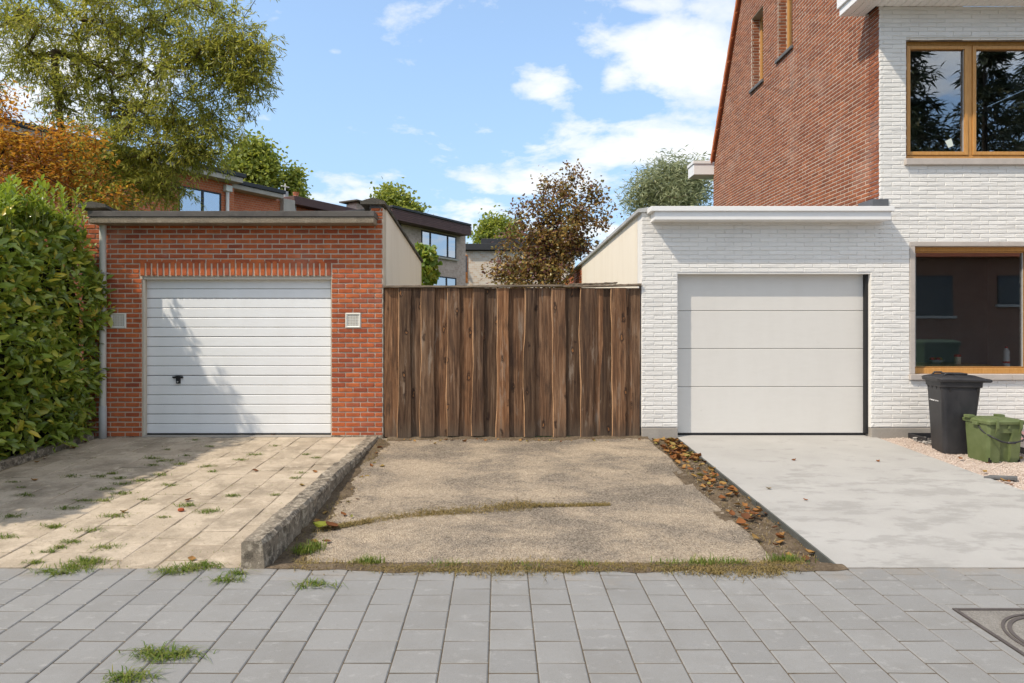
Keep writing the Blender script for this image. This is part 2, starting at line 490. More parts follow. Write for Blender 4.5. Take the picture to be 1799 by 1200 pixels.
m, nt, b = new_mat('old_drive')
p = pos(nt)
n1 = noise(nt, mapping(nt, p, (0.7, 0.95, 1), (1.3, 0.4, 0)), 1.5, 9, 0.68, 0.2)
c = ramp(nt, n1, [(0.36, (0.100, 0.081, 0.063)), (0.45, (0.19, 0.152, 0.116)), (0.52, (0.35, 0.275, 0.196)), (0.62, (0.52, 0.405, 0.285))])
n2 = noise(nt, mapping(nt, p, (1, 2, 1), (2, 8, 0)), 4.5, 6, 0.7)
c = mixc(nt, ramp(nt, n2, [(0.57, 0.0), (0.7, 0.5)]), c, (0.40, 0.325, 0.24))
vor = N(nt, 'ShaderNodeTexVoronoi', {'Vector': p, 'Scale': 75.0})
c = mixc(nt, 0.45, c, mixc(nt, vor.outputs['Color'], (0.06, 0.048, 0.038), (0.62, 0.53, 0.42)))
sp = noise(nt, p, 60, 4, 0.75)
c = mixc(nt, ramp(nt, sp, [(0.56, 0.0), (0.68, 0.6)]), c, (0.075, 0.060, 0.045))
h = mth(nt, 'ADD', mth(nt, 'MULTIPLY', vor.outputs['Distance'], 1.2), noise(nt, p, 30, 6, 0.75))
setp(nt, b, color=c, rough=0.95, spec=0.12, normal=bump(nt, h, 0.9, 0.012))
MATS['old_drive'] = m

m, nt, b = new_mat('new_concrete')
p = pos(nt)
base = ramp(nt, noise(nt, p, 1.4, 5, 0.6), [(0.3, (0.335, 0.322, 0.300)), (0.7, (0.40, 0.386, 0.362))])
d1 = noise(nt, mapping(nt, p, (0.9, 1.9, 1), (3, 5.3, 0)), 2.6, 14, 0.66, 0.0)
# darker blotches spread nearer the pavement
gy = N(nt, 'ShaderNodeSeparateXYZ', {0: p}).outputs[1]
near = mth(nt, 'MULTIPLY', mth(nt, 'SUBTRACT', 7.9, gy, True), 0.07)
d1 = mth(nt, 'ADD', d1, near)
c = mixc(nt, ramp(nt, d1, [(0.57, 0.0), (0.64, 0.42), (0.8, 0.62)]), base, (0.215, 0.205, 0.188))
n4 = noise(nt, p, 9, 6, 0.7)
c = mixc(nt, ramp(nt, n4, [(0.60, 0.0), (0.72, 0.35)]), c, (0.33, 0.315, 0.29))
fine = noise(nt, p, 260, 2)
c = mixc(nt, 0.10, c, ramp(nt, fine, [(0.3, 0.2), (0.7, 0.7)]))
setp(nt, b, color=c, rough=0.85, spec=0.25, normal=bump(nt, mth(nt, 'ADD', n4, fine), 0.18, 0.004))
MATS['new_concrete'] = m

m, nt, b = new_mat('soil')
p = pos(nt)
n1 = noise(nt, p, 6, 7, 0.7)
c = ramp(nt, n1, [(0.3, (0.06, 0.042, 0.028)), (0.5, (0.135, 0.098, 0.065)), (0.72, (0.23, 0.175, 0.12))])
vor = N(nt, 'ShaderNodeTexVoronoi', {'Vector': p, 'Scale': 70.0})
c = mixc(nt, 0.3, c, mixc(nt, vor.outputs['Color'], (0.04, 0.028, 0.018), (0.33, 0.26, 0.18)))
setp(nt, b, color=c, rough=0.97, spec=0.1, normal=bump(nt, mth(nt, 'ADD', n1, noise(nt, p, 60, 5, 0.7)), 1.0, 0.02))
MATS['soil'] = m
plain('gravel_base', (0.50, 0.41, 0.345), 0.95, 0.25, 30, 0.8, 110, 0.15, bdist=0.012)
m, nt, b = new_mat('gravel_stone')
setp(nt, b, color=ramp(nt, rnd(nt), [(0, (0.36, 0.27, 0.22)), (0.3, (0.55, 0.45, 0.385)), (0.7, (0.64, 0.555, 0.49)), (1, (0.50, 0.39, 0.33))]), rough=0.9, spec=0.2)
MATS['gravel_stone'] = m
plain('asphalt', (0.052, 0.052, 0.054), 0.9, 0.25, 3, 0.6, 150, 0.2)
plain('lawn', (0.05, 0.075, 0.022), 0.95, 0.35, 2, 0.8, 40, 0.1, bdist=0.03)
plain('formwork', (0.085, 0.088, 0.08), 0.7, 0.35, 5, 0.2, 40, 0.3)
plain('iron', (0.085, 0.072, 0.066), 0.6, 0.25, 8, 0.3, 60, 0.4)
concrete('cover_fill', (0.27, 0.25, 0.225), (0.13, 0.12, 0.105), (0.42, 0.39, 0.35), 2.0, 0.45, 0.9)

# leaves and bark
def leaf_mat(name, stops, rough=0.5, spec=0.4, trans=0.3, tcol=None, nscale=1.2, namt=0.35):
    m = bpy.data.materials.new(name)
    m.use_nodes = True
    nt = m.node_tree
    b = nt.nodes['Principled BSDF']
    out = nt.nodes['Material Output']
    p = pos(nt)
    r = rnd(nt)
    nz = noise(nt, p, nscale, 3)
    f = mth(nt, 'ADD', mth(nt, 'MULTIPLY', r, 1 - namt), mth(nt, 'MULTIPLY', nz, namt))
    c = ramp(nt, f, stops)
    setp(nt, b, color=c, rough=rough, spec=spec)
    t = N(nt, 'ShaderNodeBsdfTranslucent', {'Color': mixc(nt, 0.5, c, tcol) if tcol else c})
    mix = N(nt, 'ShaderNodeMixShader', {0: trans, 1: b.outputs[0], 2: t.outputs[0]})
    nt.links.new(mix.outputs[0], out.inputs[0])
    MATS[name] = m
leaf_mat('laurel', [(0.0, (0.09, 0.135, 0.024)), (0.25, (0.165, 0.235, 0.038)), (0.6, (0.26, 0.345, 0.055)), (0.84, (0.43, 0.46, 0.085)),
                    (0.92, (0.66, 0.50, 0.06)), (0.95, (0.26, 0.31, 0.05)), (1.0, (0.17, 0.235, 0.04))], 0.27, 0.5, 0.30, (0.45, 0.55, 0.05), 1.0, 0.05)
leaf_mat('laurel_young', [(0.0, (0.15, 0.235, 0.025)), (0.5, (0.22, 0.31, 0.035)), (1.0, (0.32, 0.36, 0.045))], 0.28, 0.55, 0.35, (0.5, 0.6, 0.06))
leaf_mat('willow_leaf', [(0.15, (0.20, 0.235, 0.040)), (0.42, (0.33, 0.35, 0.065)), (0.62, (0.46, 0.44, 0.085)), (0.85, (0.58, 0.50, 0.10))], 0.5, 0.35, 0.48, (0.6, 0.6, 0.08), 0.8, 0.45)
leaf_mat('maple_leaf', [(0.15, (0.20, 0.085, 0.04)), (0.38, (0.36, 0.16, 0.045)), (0.55, (0.52, 0.28, 0.05)), (0.7, (0.60, 0.44, 0.06)), (0.85, (0.30, 0.27, 0.06))], 0.55, 0.3, 0.45, (0.8, 0.32, 0.03), 1.6, 0.45)
leaf_mat('poplar_leaf', [(0.2, (0.17, 0.22, 0.045)), (0.5, (0.28, 0.33, 0.07)), (0.8, (0.44, 0.44, 0.10))], 0.5, 0.35, 0.45, (0.5, 0.55, 0.07), 0.35, 0.4)
leaf_mat('beech_leaf', [(0.2, (0.10, 0.042, 0.045)), (0.36, (0.18, 0.075, 0.06)), (0.5, (0.16, 0.165, 0.045)), (0.64, (0.42, 0.24, 0.065)), (0.8, (0.20, 0.23, 0.05))], 0.36, 0.55, 0.3, (0.5, 0.28, 0.09), 0.7, 0.55)
leaf_mat('silver_leaf', [(0.2, (0.22, 0.25, 0.14)), (0.5, (0.32, 0.35, 0.20)), (0.8, (0.42, 0.44, 0.27))], 0.55, 0.3, 0.4, (0.6, 0.65, 0.35))
leaf_mat('vine_leaf', [(0.2, (0.08, 0.16, 0.022)), (0.5, (0.17, 0.25, 0.03)), (0.8, (0.38, 0.37, 0.05))], 0.45, 0.4, 0.35, (0.5, 0.55, 0.06), 2.0, 0.4)
leaf_mat('conifer_leaf', [(0.2, (0.016, 0.030, 0.012)), (0.5, (0.035, 0.055, 0.020)), (0.8, (0.08, 0.075, 0.025))], 0.6, 0.3, 0.15, None, 0.6, 0.4)
leaf_mat('grass', [(0.1, (0.055, 0.11, 0.014)), (0.45, (0.11, 0.175, 0.024)), (0.75, (0.20, 0.21, 0.045)), (1.0, (0.36, 0.29, 0.12))], 0.6, 0.25, 0.3, (0.3, 0.4, 0.05), 6, 0.35)
leaf_mat('dry_grass', [(0.15, (0.10, 0.085, 0.03)), (0.4, (0.23, 0.165, 0.065)), (0.65, (0.33, 0.24, 0.10)), (0.9, (0.13, 0.15, 0.03))], 0.8, 0.15, 0.2, None, 5, 0.4)
leaf_mat('dead_leaf', [(0.1, (0.13, 0.05, 0.02)), (0.4, (0.27, 0.10, 0.03)), (0.7, (0.34, 0.19, 0.06)), (0.95, (0.22, 0.21, 0.06))], 0.7, 0.25, 0.15, None, 3, 0.1)
plain('bark', (0.115, 0.085, 0.055), 0.95, 0.4, 6, 0.8, 40, 0.15, bdist=0.02)
plain('dark_bark', (0.05, 0.038, 0.03), 0.95, 0.4, 6, 0.8, 40, 0.15)
plain('green_stem', (0.12, 0.15, 0.03), 0.7, 0.2)
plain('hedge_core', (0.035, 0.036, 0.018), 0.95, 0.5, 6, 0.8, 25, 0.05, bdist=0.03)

# ------------------------------------------------------------------ the ground and what is laid on it
g = MB()
prof = [(-600, -0.50), (-7.2, -0.50), (1.7, -0.47), (EDGE - 0.05, -0.30), (EDGE, -0.32), (Y0, -0.13), (Y0 + 0.1, -0.05), (30, 0.0), (900, 0.0)]
for (ya, za), (yb, zb) in zip(prof[:-1], prof[1:]):
    g.quad((-700, ya, za), (700, ya, za), (700, yb, zb), (-700, yb, zb))
tag(g.build('ground', 'lawn'), kind='structure')
g = MB().box(-120, 120, -6.0, 1.72, -0.6, -0.40)
tag(g.build('road', 'asphalt'), kind='structure')
g = MB().box(-120, 120, -8.5, -6.15, -0.6, -0.29)
tag(g.build('pavement_across_road', 'paver'), kind='structure')
for nm, ya, yb in (('kerb', 1.70, 1.84), ('kerb_across_road', -6.15, -6.0)):
    tag(MB().box(-120, 120, ya, yb, -0.6, -0.283).build(nm, 'plinth', bevel=0.015), kind='structure')

# pavement: bed + pavers
PW, PD, GAP, GAPY = 0.245, 0.230, 0.0055, 0.011
bed = MB()
bed.add([(-60, 1.84, pave_z(1.84) - 0.006), (60, 1.84, pave_z(1.84) - 0.006), (60, EDGE + 0.02, pave_z(EDGE) - 0.006), (-60, EDGE + 0.02, pave_z(EDGE) - 0.006),
         (-60, 1.84, -0.6), (60, 1.84, -0.6), (60, EDGE + 0.02, -0.6), (-60, EDGE + 0.02, -0.6)],
        [(0, 1, 2, 3), (4, 5, 1, 0), (3, 2, 6, 7)])
pavement = tag(bed.build('pavement', 'joint_sand'), kind='structure')
MH = (2.70, 3.52, 3.26, 4.08)           # service cover

def paver_geo(mb, x0, x1, y0, y1, zf, jit, ch=0.006):
    t = [random.uniform(-jit, jit) for _ in range(4)]
    q = [(x0, y0), (x1, y0), (x1, y1), (x0, y1)]
    qi = [(x0 + ch, y0 + ch), (x1 - ch, y0 + ch), (x1 - ch, y1 - ch), (x0 + ch, y1 - ch)]
    vs = [(a, c, zf(c) - 0.05) for a, c in q] + [(a, c, zf(c) - ch * 0.8 + t[i]) for i, (a, c) in enumerate(q)] + \
         [(a, c, zf(c) + t[i]) for i, (a, c) in enumerate(qi)]
    fs = [(i, (i + 1) % 4, 4 + (i + 1) % 4, 4 + i) for i in range(4)] + [(4 + i, 4 + (i + 1) % 4, 8 + (i + 1) % 4, 8 + i) for i in range(4)] + [(8, 9, 10, 11)]
    mb.add(vs, fs)

def cut(rect, hole):
    x0, x1, y0, y1 = rect
    a0, a1, b0, b1 = hole
    if x1 <= a0 or x0 >= a1 or y1 <= b0 or y0 >= b1:
        return [rect]
    out = []
    if x0 < a0: out.append((x0, a0, y0, y1))
    if x1 > a1: out.append((a1, x1, y0, y1))
    xa, xb = max(x0, a0), min(x1, a1)
    if y0 < b0: out.append((xa, xb, y0, b0))
    if y1 > b1: out.append((xa, xb, b1, y1))
    return [r for r in out if r[1] - r[0] > 0.03 and r[3] - r[2] > 0.03]

rest = MB()
npav = 0
for ci in range(-60, 64):
    xa = -0.053 + ci * PW
    ph = 4.506 if ci % 2 == 0 else 4.37
    for ri in range(-14, 3):
        ya = ph + ri * PD
        yb = min(ya + PD, EDGE)
        if yb - ya < 0.03 or ya < 1.84:
            continue
        for (x0, x1, y0, y1) in cut((xa + GAP / 2, xa + PW - GAP / 2, ya + GAPY / 2, yb - GAPY / 2), MH):
            xc, yc = (x0 + x1) / 2, (y0 + y1) / 2
            inview = yc > 3.05 and -0.80 * yc - 0.1 < xc < 0.80 * yc + 0.2
            if inview and npav < 300:
                mb = MB()
                paver_geo(mb, x0 - xc, x1 - xc, y0 - yc, y1 - yc, lambda yy, yc=yc: 0.02917 * yy, 0.0018)
                link(bpy.data.objects.new('paver', mb.mesh('paver', 'paver')), pavement, (xc, yc, pave_z(yc)))
                npav += 1
            elif -30 < xc < 30:
                paver_geo(rest, x0, x1, y0, y1, pave_z, 0.0018)
tag(rest.build('pavers_beyond', 'paver', pavement), kind='stuff')

# service cover set in the pavement
mx, my = (MH[0] + MH[1]) / 2, (MH[2] + MH[3]) / 2
t = thing('service_cover', (mx, my, pave_z(my)), 'square iron service cover filled with rough concrete, set among grey pavers', 'manhole cover')
def slope_box(mb, x0, x1, y0, y1, h0, h1):
    mb.add([(x, y, pave_z(y) + h) for h in (h0, h1) for x, y in ((x0, y0), (x1, y0), (x1, y1), (x0, y1))],
           [(0, 3, 2, 1), (4, 5, 6, 7), (0, 1, 5, 4), (1, 2, 6, 5), (2, 3, 7, 6), (3, 0, 4, 7)])
mb = MB()
fw = 0.024
slope_box(mb, MH[0] + .004, MH[0] + fw, MH[2] + .004, MH[3] - .004, -0.06, 0.003)
slope_box(mb, MH[1] - fw, MH[1] - .004, MH[2] + .004, MH[3] - .004, -0.06, 0.003)
slope_box(mb, MH[0] + fw + .001, MH[1] - fw - .001, MH[2] + .004, MH[2] + fw, -0.06, 0.003)
slope_box(mb, MH[0] + fw + .001, MH[1] - fw - .001, MH[3] - fw, MH[3] - .004, -0.06, 0.003)
mb.build('frame', 'iron', t)
mb = MB()
slope_box(mb, MH[0] + fw + .002, MH[1] - fw - .002, MH[2] + fw + .002, MH[3] - fw - .002, -0.06, -0.003)
mb.build('concrete_fill', 'cover_fill', t)
for r0, r1 in ((0.285, 0.306), (0.318, 0.334)):
    mb = MB()
    k = 48
    ring = []
    for rr, h in ((r0, -0.004), (r0, 0.003), (r1, 0.003), (r1, -0.004)):
        ring.append([(mx + rr * math.cos(2 * math.pi * j / k), my + rr * math.sin(2 * math.pi * j / k),
                      pave_z(my + rr * math.sin(2 * math.pi * j / k)) + h) for j in range(k)])
    mb.rings(ring, False, False).build('ring', 'iron', t)

# old tiled drive in front of the red garage
KX0, KX1 = -1.785, -1.61                 # low kerb wall between the drives
bed = MB()
bed.quad((-5.6, EDGE, drive_z(EDGE) - 0.007), (KX0, EDGE, drive_z(EDGE) - 0.007), (KX0, Y0 + .2, 0.008 - 0.007), (-5.6, Y0 + .2, 0.008 - 0.007))
tdrive = tag(bed.build('tiled_drive', 'moss_joint'), kind='structure')
TS = 0.300
zoff = {}
for ci in range(13):
    for ri in range(16):
        x0, x1 = KX0 - (ci + 1) * TS + 0.0015, KX0 - ci * TS - 0.0015
        y0 = EDGE + ri * TS + 0.003 - (0.15 if ci % 2 else 0.0)
        y1 = min(y0 + TS - 0.0045, Y0 + 0.12)
        y0 = max(y0, EDGE + 0.003)
        x0 = max(x0, -5.42)
        if y1 - y0 < 0.04 or x1 - x0 < 0.05:
            continue
        mb = MB()
        xc, yc = (x0 + x1) / 2, (y0 + y1) / 2
        dz = random.uniform(-0.004, 0.004)
        jx = random.uniform(-.003, .003)
        paver_geo(mb, x0 - xc + jx, x1 - xc + jx, y0 - yc, y1 - yc, lambda yy: 0.0436 * yy, 0.004, 0.006)
        link(bpy.data.objects.new('tile', mb.mesh('tile', 'old_tile')), tdrive, (xc, yc, drive_z(yc) + dz))

# kerb wall between the drives: five weathered lengths, top almost level
kerb = thing('kerb_wall', (-1.7, 7.0, -0.2), 'low weathered concrete kerb wall between the tiled drive and the stony drive', 'kerb')
ys = [4.70, 5.62, 6.58, 7.45, 8.36, 9.21]
for a, c in zip(ys[:-1], ys[1:]):
    rs = []
    n = 14
    ox, oz = random.uniform(-.006, .006), random.uniform(-.008, .006)
    for i in range(n + 1):
        y = a + 0.004 + (c - a - 0.008) * i / n
        zt = 0.004 + 0.022 * (y - 4.7) / 4.5 + oz
        e = 0.012 if i in (0, n) else 0.0
        j = lambda s=0.006: random.uniform(-s, s)
        x0, x1 = KX0 + ox + e, KX1 + ox - e
        zb = drive_z(y) - 0.12
        m1 = zt * 0.5 + zb * 0.5
        rs.append([(x0 + j(.003), y, zb), (x0 + j(), y + j(.002), m1), (x0 + j(), y, zt - 0.028 + j()), (x0 + 0.022 + j(), y, zt - e + j(.008)),
                   ((x0 + x1) / 2 + j(), y, zt - e + j(.008)), (x1 - 0.022 + j(), y, zt - e + j(.008)), (x1 + j(), y, zt - 0.03 + j()),
                   (x1 + j(.008), y, m1 + j()), (x1 + 0.008 + j(.004), y, zb)])
    MB().rings(rs).build('kerb_length', 'kerb_stone', kerb, smooth=False)

# edging along the hedge
mb = MB()
rs = []
for i in range(25):
    y = EDGE + (9.15 - EDGE) * i / 24
    z = drive_z(y)
    j = random.uniform(-.004, .004)
    rs.append([(-5.52, y, z - .1), (-5.52, y, z + .085 + j), (-5.44 + j, y, z + .085 + j), (-5.425 + j, y, z + .07), (-5.425, y, z - .1)])
tag(mb.rings(rs).build('hedge_edging', 'kerb_stone'), 'worn concrete edging strip along the foot of the laurel hedge', 'edging')

# stony drive in the middle
def sheet(name, x0, x1, y0, y1, zf, mat, nx, ny, amp, parent=None, kind='structure', xl=None, xr=None):
    V, q = [], []
    for j in range(ny + 1):
        y = y0 + (y1 - y0) * j / ny
        a = xl(y) if xl else x0
        c = xr(y) if xr else x1
        for i in range(nx + 1):
            x = a + (c - a) * i / nx
            V.append((x, y, zf(x, y) + random.uniform(-amp, amp)))
    for j in range(ny):
        for i in range(nx):
            k = j * (nx + 1) + i
            q.append((k, k + 1, k + nx + 2, k + nx + 1))
    o = MB().add(V, q).build(name, mat, parent, smooth=True)
    return tag(o, kind=kind)
def crack_y(x): return float(np.interp(x, [-1.6, -1.37, -.64, .12, 1.02, 2.0], [5.66, 5.73, 6.06, 6.26, 6.33, 6.3])) + .02 * math.sin(5 * x)
def wob(x, y): return 0.006 * math.sin(3.1 * x + 1.7 * y) + 0.006 * math.sin(2.3 * y - 1.1 * x + 2)
sheet('stony_drive', KX1, 2.0, 4.78, Y0 + .1, lambda x, y: mid_z(y) + wob(x, y) - 0.02 * math.exp(-((y - crack_y(x)) / 0.05) ** 2) * (x < 1.05),
      'old_drive', 90, 90, 0.002, xr=lambda y: 2.0 + 0.018 * math.sin(2.6 * y) + 0.010 * math.sin(7 * y + 1))
sheet('soil_strip', 1.9, 2.40, 4.6, Y0 + .05, lambda x, y: mid_z(y) - 0.014 + 0.02 * math.sin(5 * y) * math.sin(9 * x), 'soil', 14, 110, 0.007)
def verge_front(x):
    return 4.655 + .018 * math.sin(4.3 * x + 1) + .012 * math.sin(11 * x) + .008 * math.sin(23 * x + 2) + .05 * max(0, x - 1.75) + .05 * max(0, -1.0 - x)
V, q = [], []
nx_, ny_ = 170, 10
for j_ in range(ny_ + 1):
    for i_ in range(nx_ + 1):
        x_ = -1.68 + (2.40 + 1.68) * i_ / nx_
        y_ = verge_front(x_) + (4.95 - verge_front(x_)) * j_ / ny_
        f_ = j_ / ny_
        h_ = .0025 + .010 * min(1, f_ * 4) * (1 if x_ > -1.6 else 0) - .055 * max(0, (y_ - 4.76) / .2)
        V.append((x_, y_, pave_z(min(y_, EDGE)) + h_ + (random.uniform(-.004, .004) if j_ else 0)))
for j_ in range(ny_):
    for i_ in range(nx_):
        k = j_ * (nx_ + 1) + i_
        q.append((k, k + 1, k + nx_ + 2, k + nx_ + 1))
tag(MB().add(V, q).build('verge_soil', 'soil', smooth=True), kind='structure')

def ragged(name, pts_in, pts_out, n, zf, m=7):
    V, q = [], []
    for i_ in range(n + 1):
        a_, b_ = pts_in(i_ / n), pts_out(i_ / n)
        for k_ in range(m + 1):
            f_ = k_ / m
            x_, y_ = a_[0] + (b_[0] - a_[0]) * f_, a_[1] + (b_[1] - a_[1]) * f_
            V.append((x_, y_, zf(x_, y_) + .022 * (1 - f_) - .006 * (k_ == m) + random.uniform(-.004, .004)))
    for i_ in range(n):
        for k_ in range(m):
            k = i_ * (m + 1) + k_
            q.append((k, k + 1, k + m + 2, k + m + 1))
    return tag(MB().add(V, q).build(name, 'soil', smooth=True), kind='structure')
zm = lambda x, y: mid_z(y) + wob(x, y)
yk = lambda t_: 4.80 + 4.35 * t_
ragged('soil_strip', lambda t_: (KX1 - .01, yk(t_)), lambda t_: (KX1 + .13 + .10 * math.exp(-((yk(t_) - 5.1) / .5) ** 2) + .05 * math.sin(3.1 * yk(t_)) + .035 * math.sin(8.7 * yk(t_)) + random.uniform(-.02, .02), yk(t_)), 120, zm)
xf = lambda t_: -1.5 + 3.5 * t_
ragged('soil_strip', lambda t_: (xf(t_), 9.235), lambda t_: (xf(t_), 9.10 - .03 * math.sin(3 * xf(t_)) - .025 * math.sin(9 * xf(t_) + 1) + random.uniform(-.02, .02)), 120, zm)

# new concrete slab
sl = MB()
SX0, SX1 = 2.405, 5.10
SXF = 2.36
sl.add([(SXF, EDGE + .01, drive_z(EDGE) + .002), (SX1, EDGE + .01, drive_z(EDGE) + .002), (SX1, Y0 + .14, 0.006), (SX0, Y0 + .14, 0.006),
        (SXF, EDGE + .01, -0.5), (SX1, EDGE + .01, -0.5), (SX1, Y0 + .14, -0.3), (SX0, Y0 + .14, -0.3)],
       [(0, 1, 2, 3), (4, 5, 1, 0), (5, 6, 2, 1), (7, 4, 0, 3)])
slab = tag(sl.build('concrete_drive', 'new_concrete', bevel=0.004), kind='structure')
mb = MB()
for a, c, o in ((EDGE + .01, 6.25, 0.0), (6.255, 9.2, 0.003)):
    ex = lambda y: SXF + (SX0 - SXF) * (y - EDGE) / (Y0 + .13 - EDGE)
    mb.add([(ex(y) - .018 - o, y, drive_z(y) + h) for h in (-0.14, 0.004 - o) for y in (a, c)] + [(ex(y) - .002, y, drive_z(y) + h) for h in (-0.14, 0.004 - o) for y in (a, c)],
           [(0, 1, 3, 2), (4, 6, 7, 5), (2, 3, 7, 6), (0, 2, 6, 4), (1, 5, 7, 3)])
mb.build('edge_board', 'formwork', slab)

# gravel bed
sheet('gravel_bed', 5.10, 12.0, EDGE + .02, Y0 + .1, lambda x, y: drive_z(y) - 0.012 + 0.01 * math.sin(3 * x + y), 'gravel_base', 60, 50, 0.003)
n = 15000
gxx = RNG.uniform(5.115, 7.6, n); gyy = RNG.uniform(5.6, Y0 - .01, n)
keep = gxx < 0.80 * gyy + 0.1
gxx, gyy = gxx[keep], gyy[keep]
n = len(gxx)
octv = np.array([(1, 0, 0), (0, 1, 0), (-1, 0, 0), (0, -1, 0), (0, 0, 1), (0, 0, -1)], float)
octf = np.array([(0, 1, 4), (1, 2, 4), (2, 3, 4), (3, 0, 4), (1, 0, 5), (2, 1, 5), (3, 2, 5), (0, 3, 5)])
sz = RNG.uniform(0.005, 0.012, (n, 1, 1)) * RNG.uniform(0.7, 1.3, (n, 6, 3))
V = octv[None] * sz
a = RNG.uniform(0, 6.28, n)
ca, sa = np.cos(a)[:, None], np.sin(a)[:, None]
V = np.stack([V[..., 0] * ca - V[..., 1] * sa, V[..., 0] * sa + V[..., 1] * ca, V[..., 2] * 0.75], -1)
V += np.stack([gxx, gyy, drive_z(gyy) - 0.008 + 0.01 * np.sin(3 * gxx + gyy)], -1)[:, None]
me = np_mesh('gravel', V.reshape(-1, 3), [(octf[None] + 6 * np.arange(n)[:, None, None]).reshape(-1, 3)], 'gravel_stone')
tag(link(bpy.data.objects.new('gravel', me)), 'pinkish white gravel spread beside the concrete drive', 'gravel', kind='stuff')

# ------------------------------------------------------------------ brickwork
def course_layout(u0, u1, v0, v1, bl, bh, holes=(), top=None, off=0.0, joint=0.015, vj=None):
    vj = joint if vj is None else vj
    """running bond between u0..u1, v0..v1; holes are (ua,ub,va,vb); top(u) may limit the height"""
    out = []
    k = 0
    v = v0
    while v < v1 - 0.01:
        va, vb = v, min(v + bh, v1)
        vm = (va + vb) / 2
        free = [(u0, u1)]
        for (a, c, e, f) in holes:
            if e < vm < f:
                nf = []
                for (p, q) in free:
                    if q <= a or p >= c:
                        nf.append((p, q))
                    else:
                        if p < a: nf.append((p, a))
                        if q > c: nf.append((c, q))
                free = nf
        for (p, q) in free:
            s = u0 + off - bl + (bl / 2 if k % 2 else 0.0)
            s += bl * math.floor((p - s) / bl)
            while s < q:
                a, c = max(s, p), min(s + bl, q)
                while top is not None and c - a > .03 and top(c) < va: c -= .02
                while top is not None and c - a > .03 and top(a) < va: a += .02
                if c - a > 0.03 and (top is None or min(top(a), top(c)) > va - 0.03):
                    out.append((a + vj / 2, c - vj / 2, va + joint / 2, vb - joint / 2))
                s += bl
        v += bh
        k += 1
    return out

def brick_geo(mb, fr, u0, u1, v0, v1, w0, w1, ch, jit, fj):
    j = lambda s: random.uniform(-s, s)
    tilt = [w1 + j(fj) for _ in range(4)]
    o = [(u0, v0), (u1, v0), (u1, v1), (u0, v1)]
    sg = [(1, 1), (-1, 1), (-1, -1), (1, -1)]
    r1 = [(u + j(jit), v + j(jit)) for u, v in o]
    r2 = [(u + s * (ch + abs(j(jit))), v + t * (ch + abs(j(jit)))) for (u, v), (s, t) in zip(o, sg)]
    vs = [fr(u, v, w0) for u, v in r1] + [fr(u, v, w1 - ch * 0.8) for u, v in r1] + [fr(u, v, tilt[i]) for i, (u, v) in enumerate(r2)]
    fs = [(i, (i + 1) % 4, 4 + (i + 1) % 4, 4 + i) for i in range(4)] + [(4 + i, 4 + (i + 1) % 4, 8 + (i + 1) % 4, 8 + i) for i in range(4)] + [(8, 9, 10, 11)]
    mb.add(vs, fs)

def lay(bricks, parent, fr, mat, w, ch, jit, fj, score, limit, name='brick'):
    """the bricks that score highest become parts of their own, the rest one joined part"""
    order = sorted(range(len(bricks)), key=lambda i: -score(bricks[i]))
    single = set(i for i in order[:limit] if score(bricks[i]) > 0)
    variants = {}
    rest = MB()
    for i, (u0, u1, v0, v1) in enumerate(bricks):
        if i in single:
            key = (round(u1 - u0, 3), round(v1 - v0, 3), random.randrange(5))
            if key not in variants:
                mb = MB()
                L, H = key[0], key[1]
                brick_geo(mb, lambda u, v, ww: tuple(Vector(fr(u, v, ww)) - Vector(fr(0, 0, 0))), -L / 2, L / 2, -H / 2, H / 2, -0.02, w, ch, jit, fj)
                variants[key] = mb.mesh(name, mat)
            c = fr((u0 + u1) / 2, (v0 + v1) / 2, random.uniform(-.001, .001))
            link(bpy.data.objects.new(name, variants[key]), parent, c)
        else:
            brick_geo(rest, fr, u0, u1, v0, v1, -0.02, w + random.uniform(-.001, .001), ch, jit, fj)
    if rest.v:
        tag(rest.build(name + '_courses', mat, parent), kind='stuff')

def holed_slab(x0, x1, z0, z1, holes, yf, yb, zb=None):
    """a wall facing -Y with rectangular openings and real reveals"""
    xs = sorted({x0, x1, *[h[0] for h in holes], *[h[1] for h in holes]})
    zs = sorted({z0, z1, *[h[2] for h in holes], *[h[3] for h in holes]})
    xs = [x for x in xs if x0 <= x <= x1]
    zs = [z for z in zs if z0 <= z <= z1]
    solid = lambda i, k: 0 <= i < len(xs) - 1 and 0 <= k < len(zs) - 1 and not any(
        h[0] < (xs[i] + xs[i + 1]) / 2 < h[1] and h[2] < (zs[k] + zs[k + 1]) / 2 < h[3] for h in holes)
    mb = MB()
    for i in range(len(xs) - 1):
        for k in range(len(zs) - 1):
            if not solid(i, k):
                continue
            a, c, e, f = xs[i], xs[i + 1], zs[k], zs[k + 1]
            mb.quad((a, yf, e), (c, yf, e), (c, yf, f), (a, yf, f))
            mb.quad((c, yb, e), (a, yb, e), (a, yb, f), (c, yb, f))
            if not solid(i - 1, k): mb.quad((a, yb, e), (a, yf, e), (a, yf, f), (a, yb, f))
            if not solid(i + 1, k): mb.quad((c, yf, e), (c, yb, e), (c, yb, f), (c, yf, f))
            if not solid(i, k - 1): mb.quad((a, yb, e), (c, yb, e), (c, yf, e), (a, yf, e))
            if not solid(i, k + 1): mb.quad((a, yf, f), (c, yf, f), (c, yb, f), (a, yb, f))
    return mb

front = lambda u, v, w: (u, Y0 - w, v)
MORT = 0.006

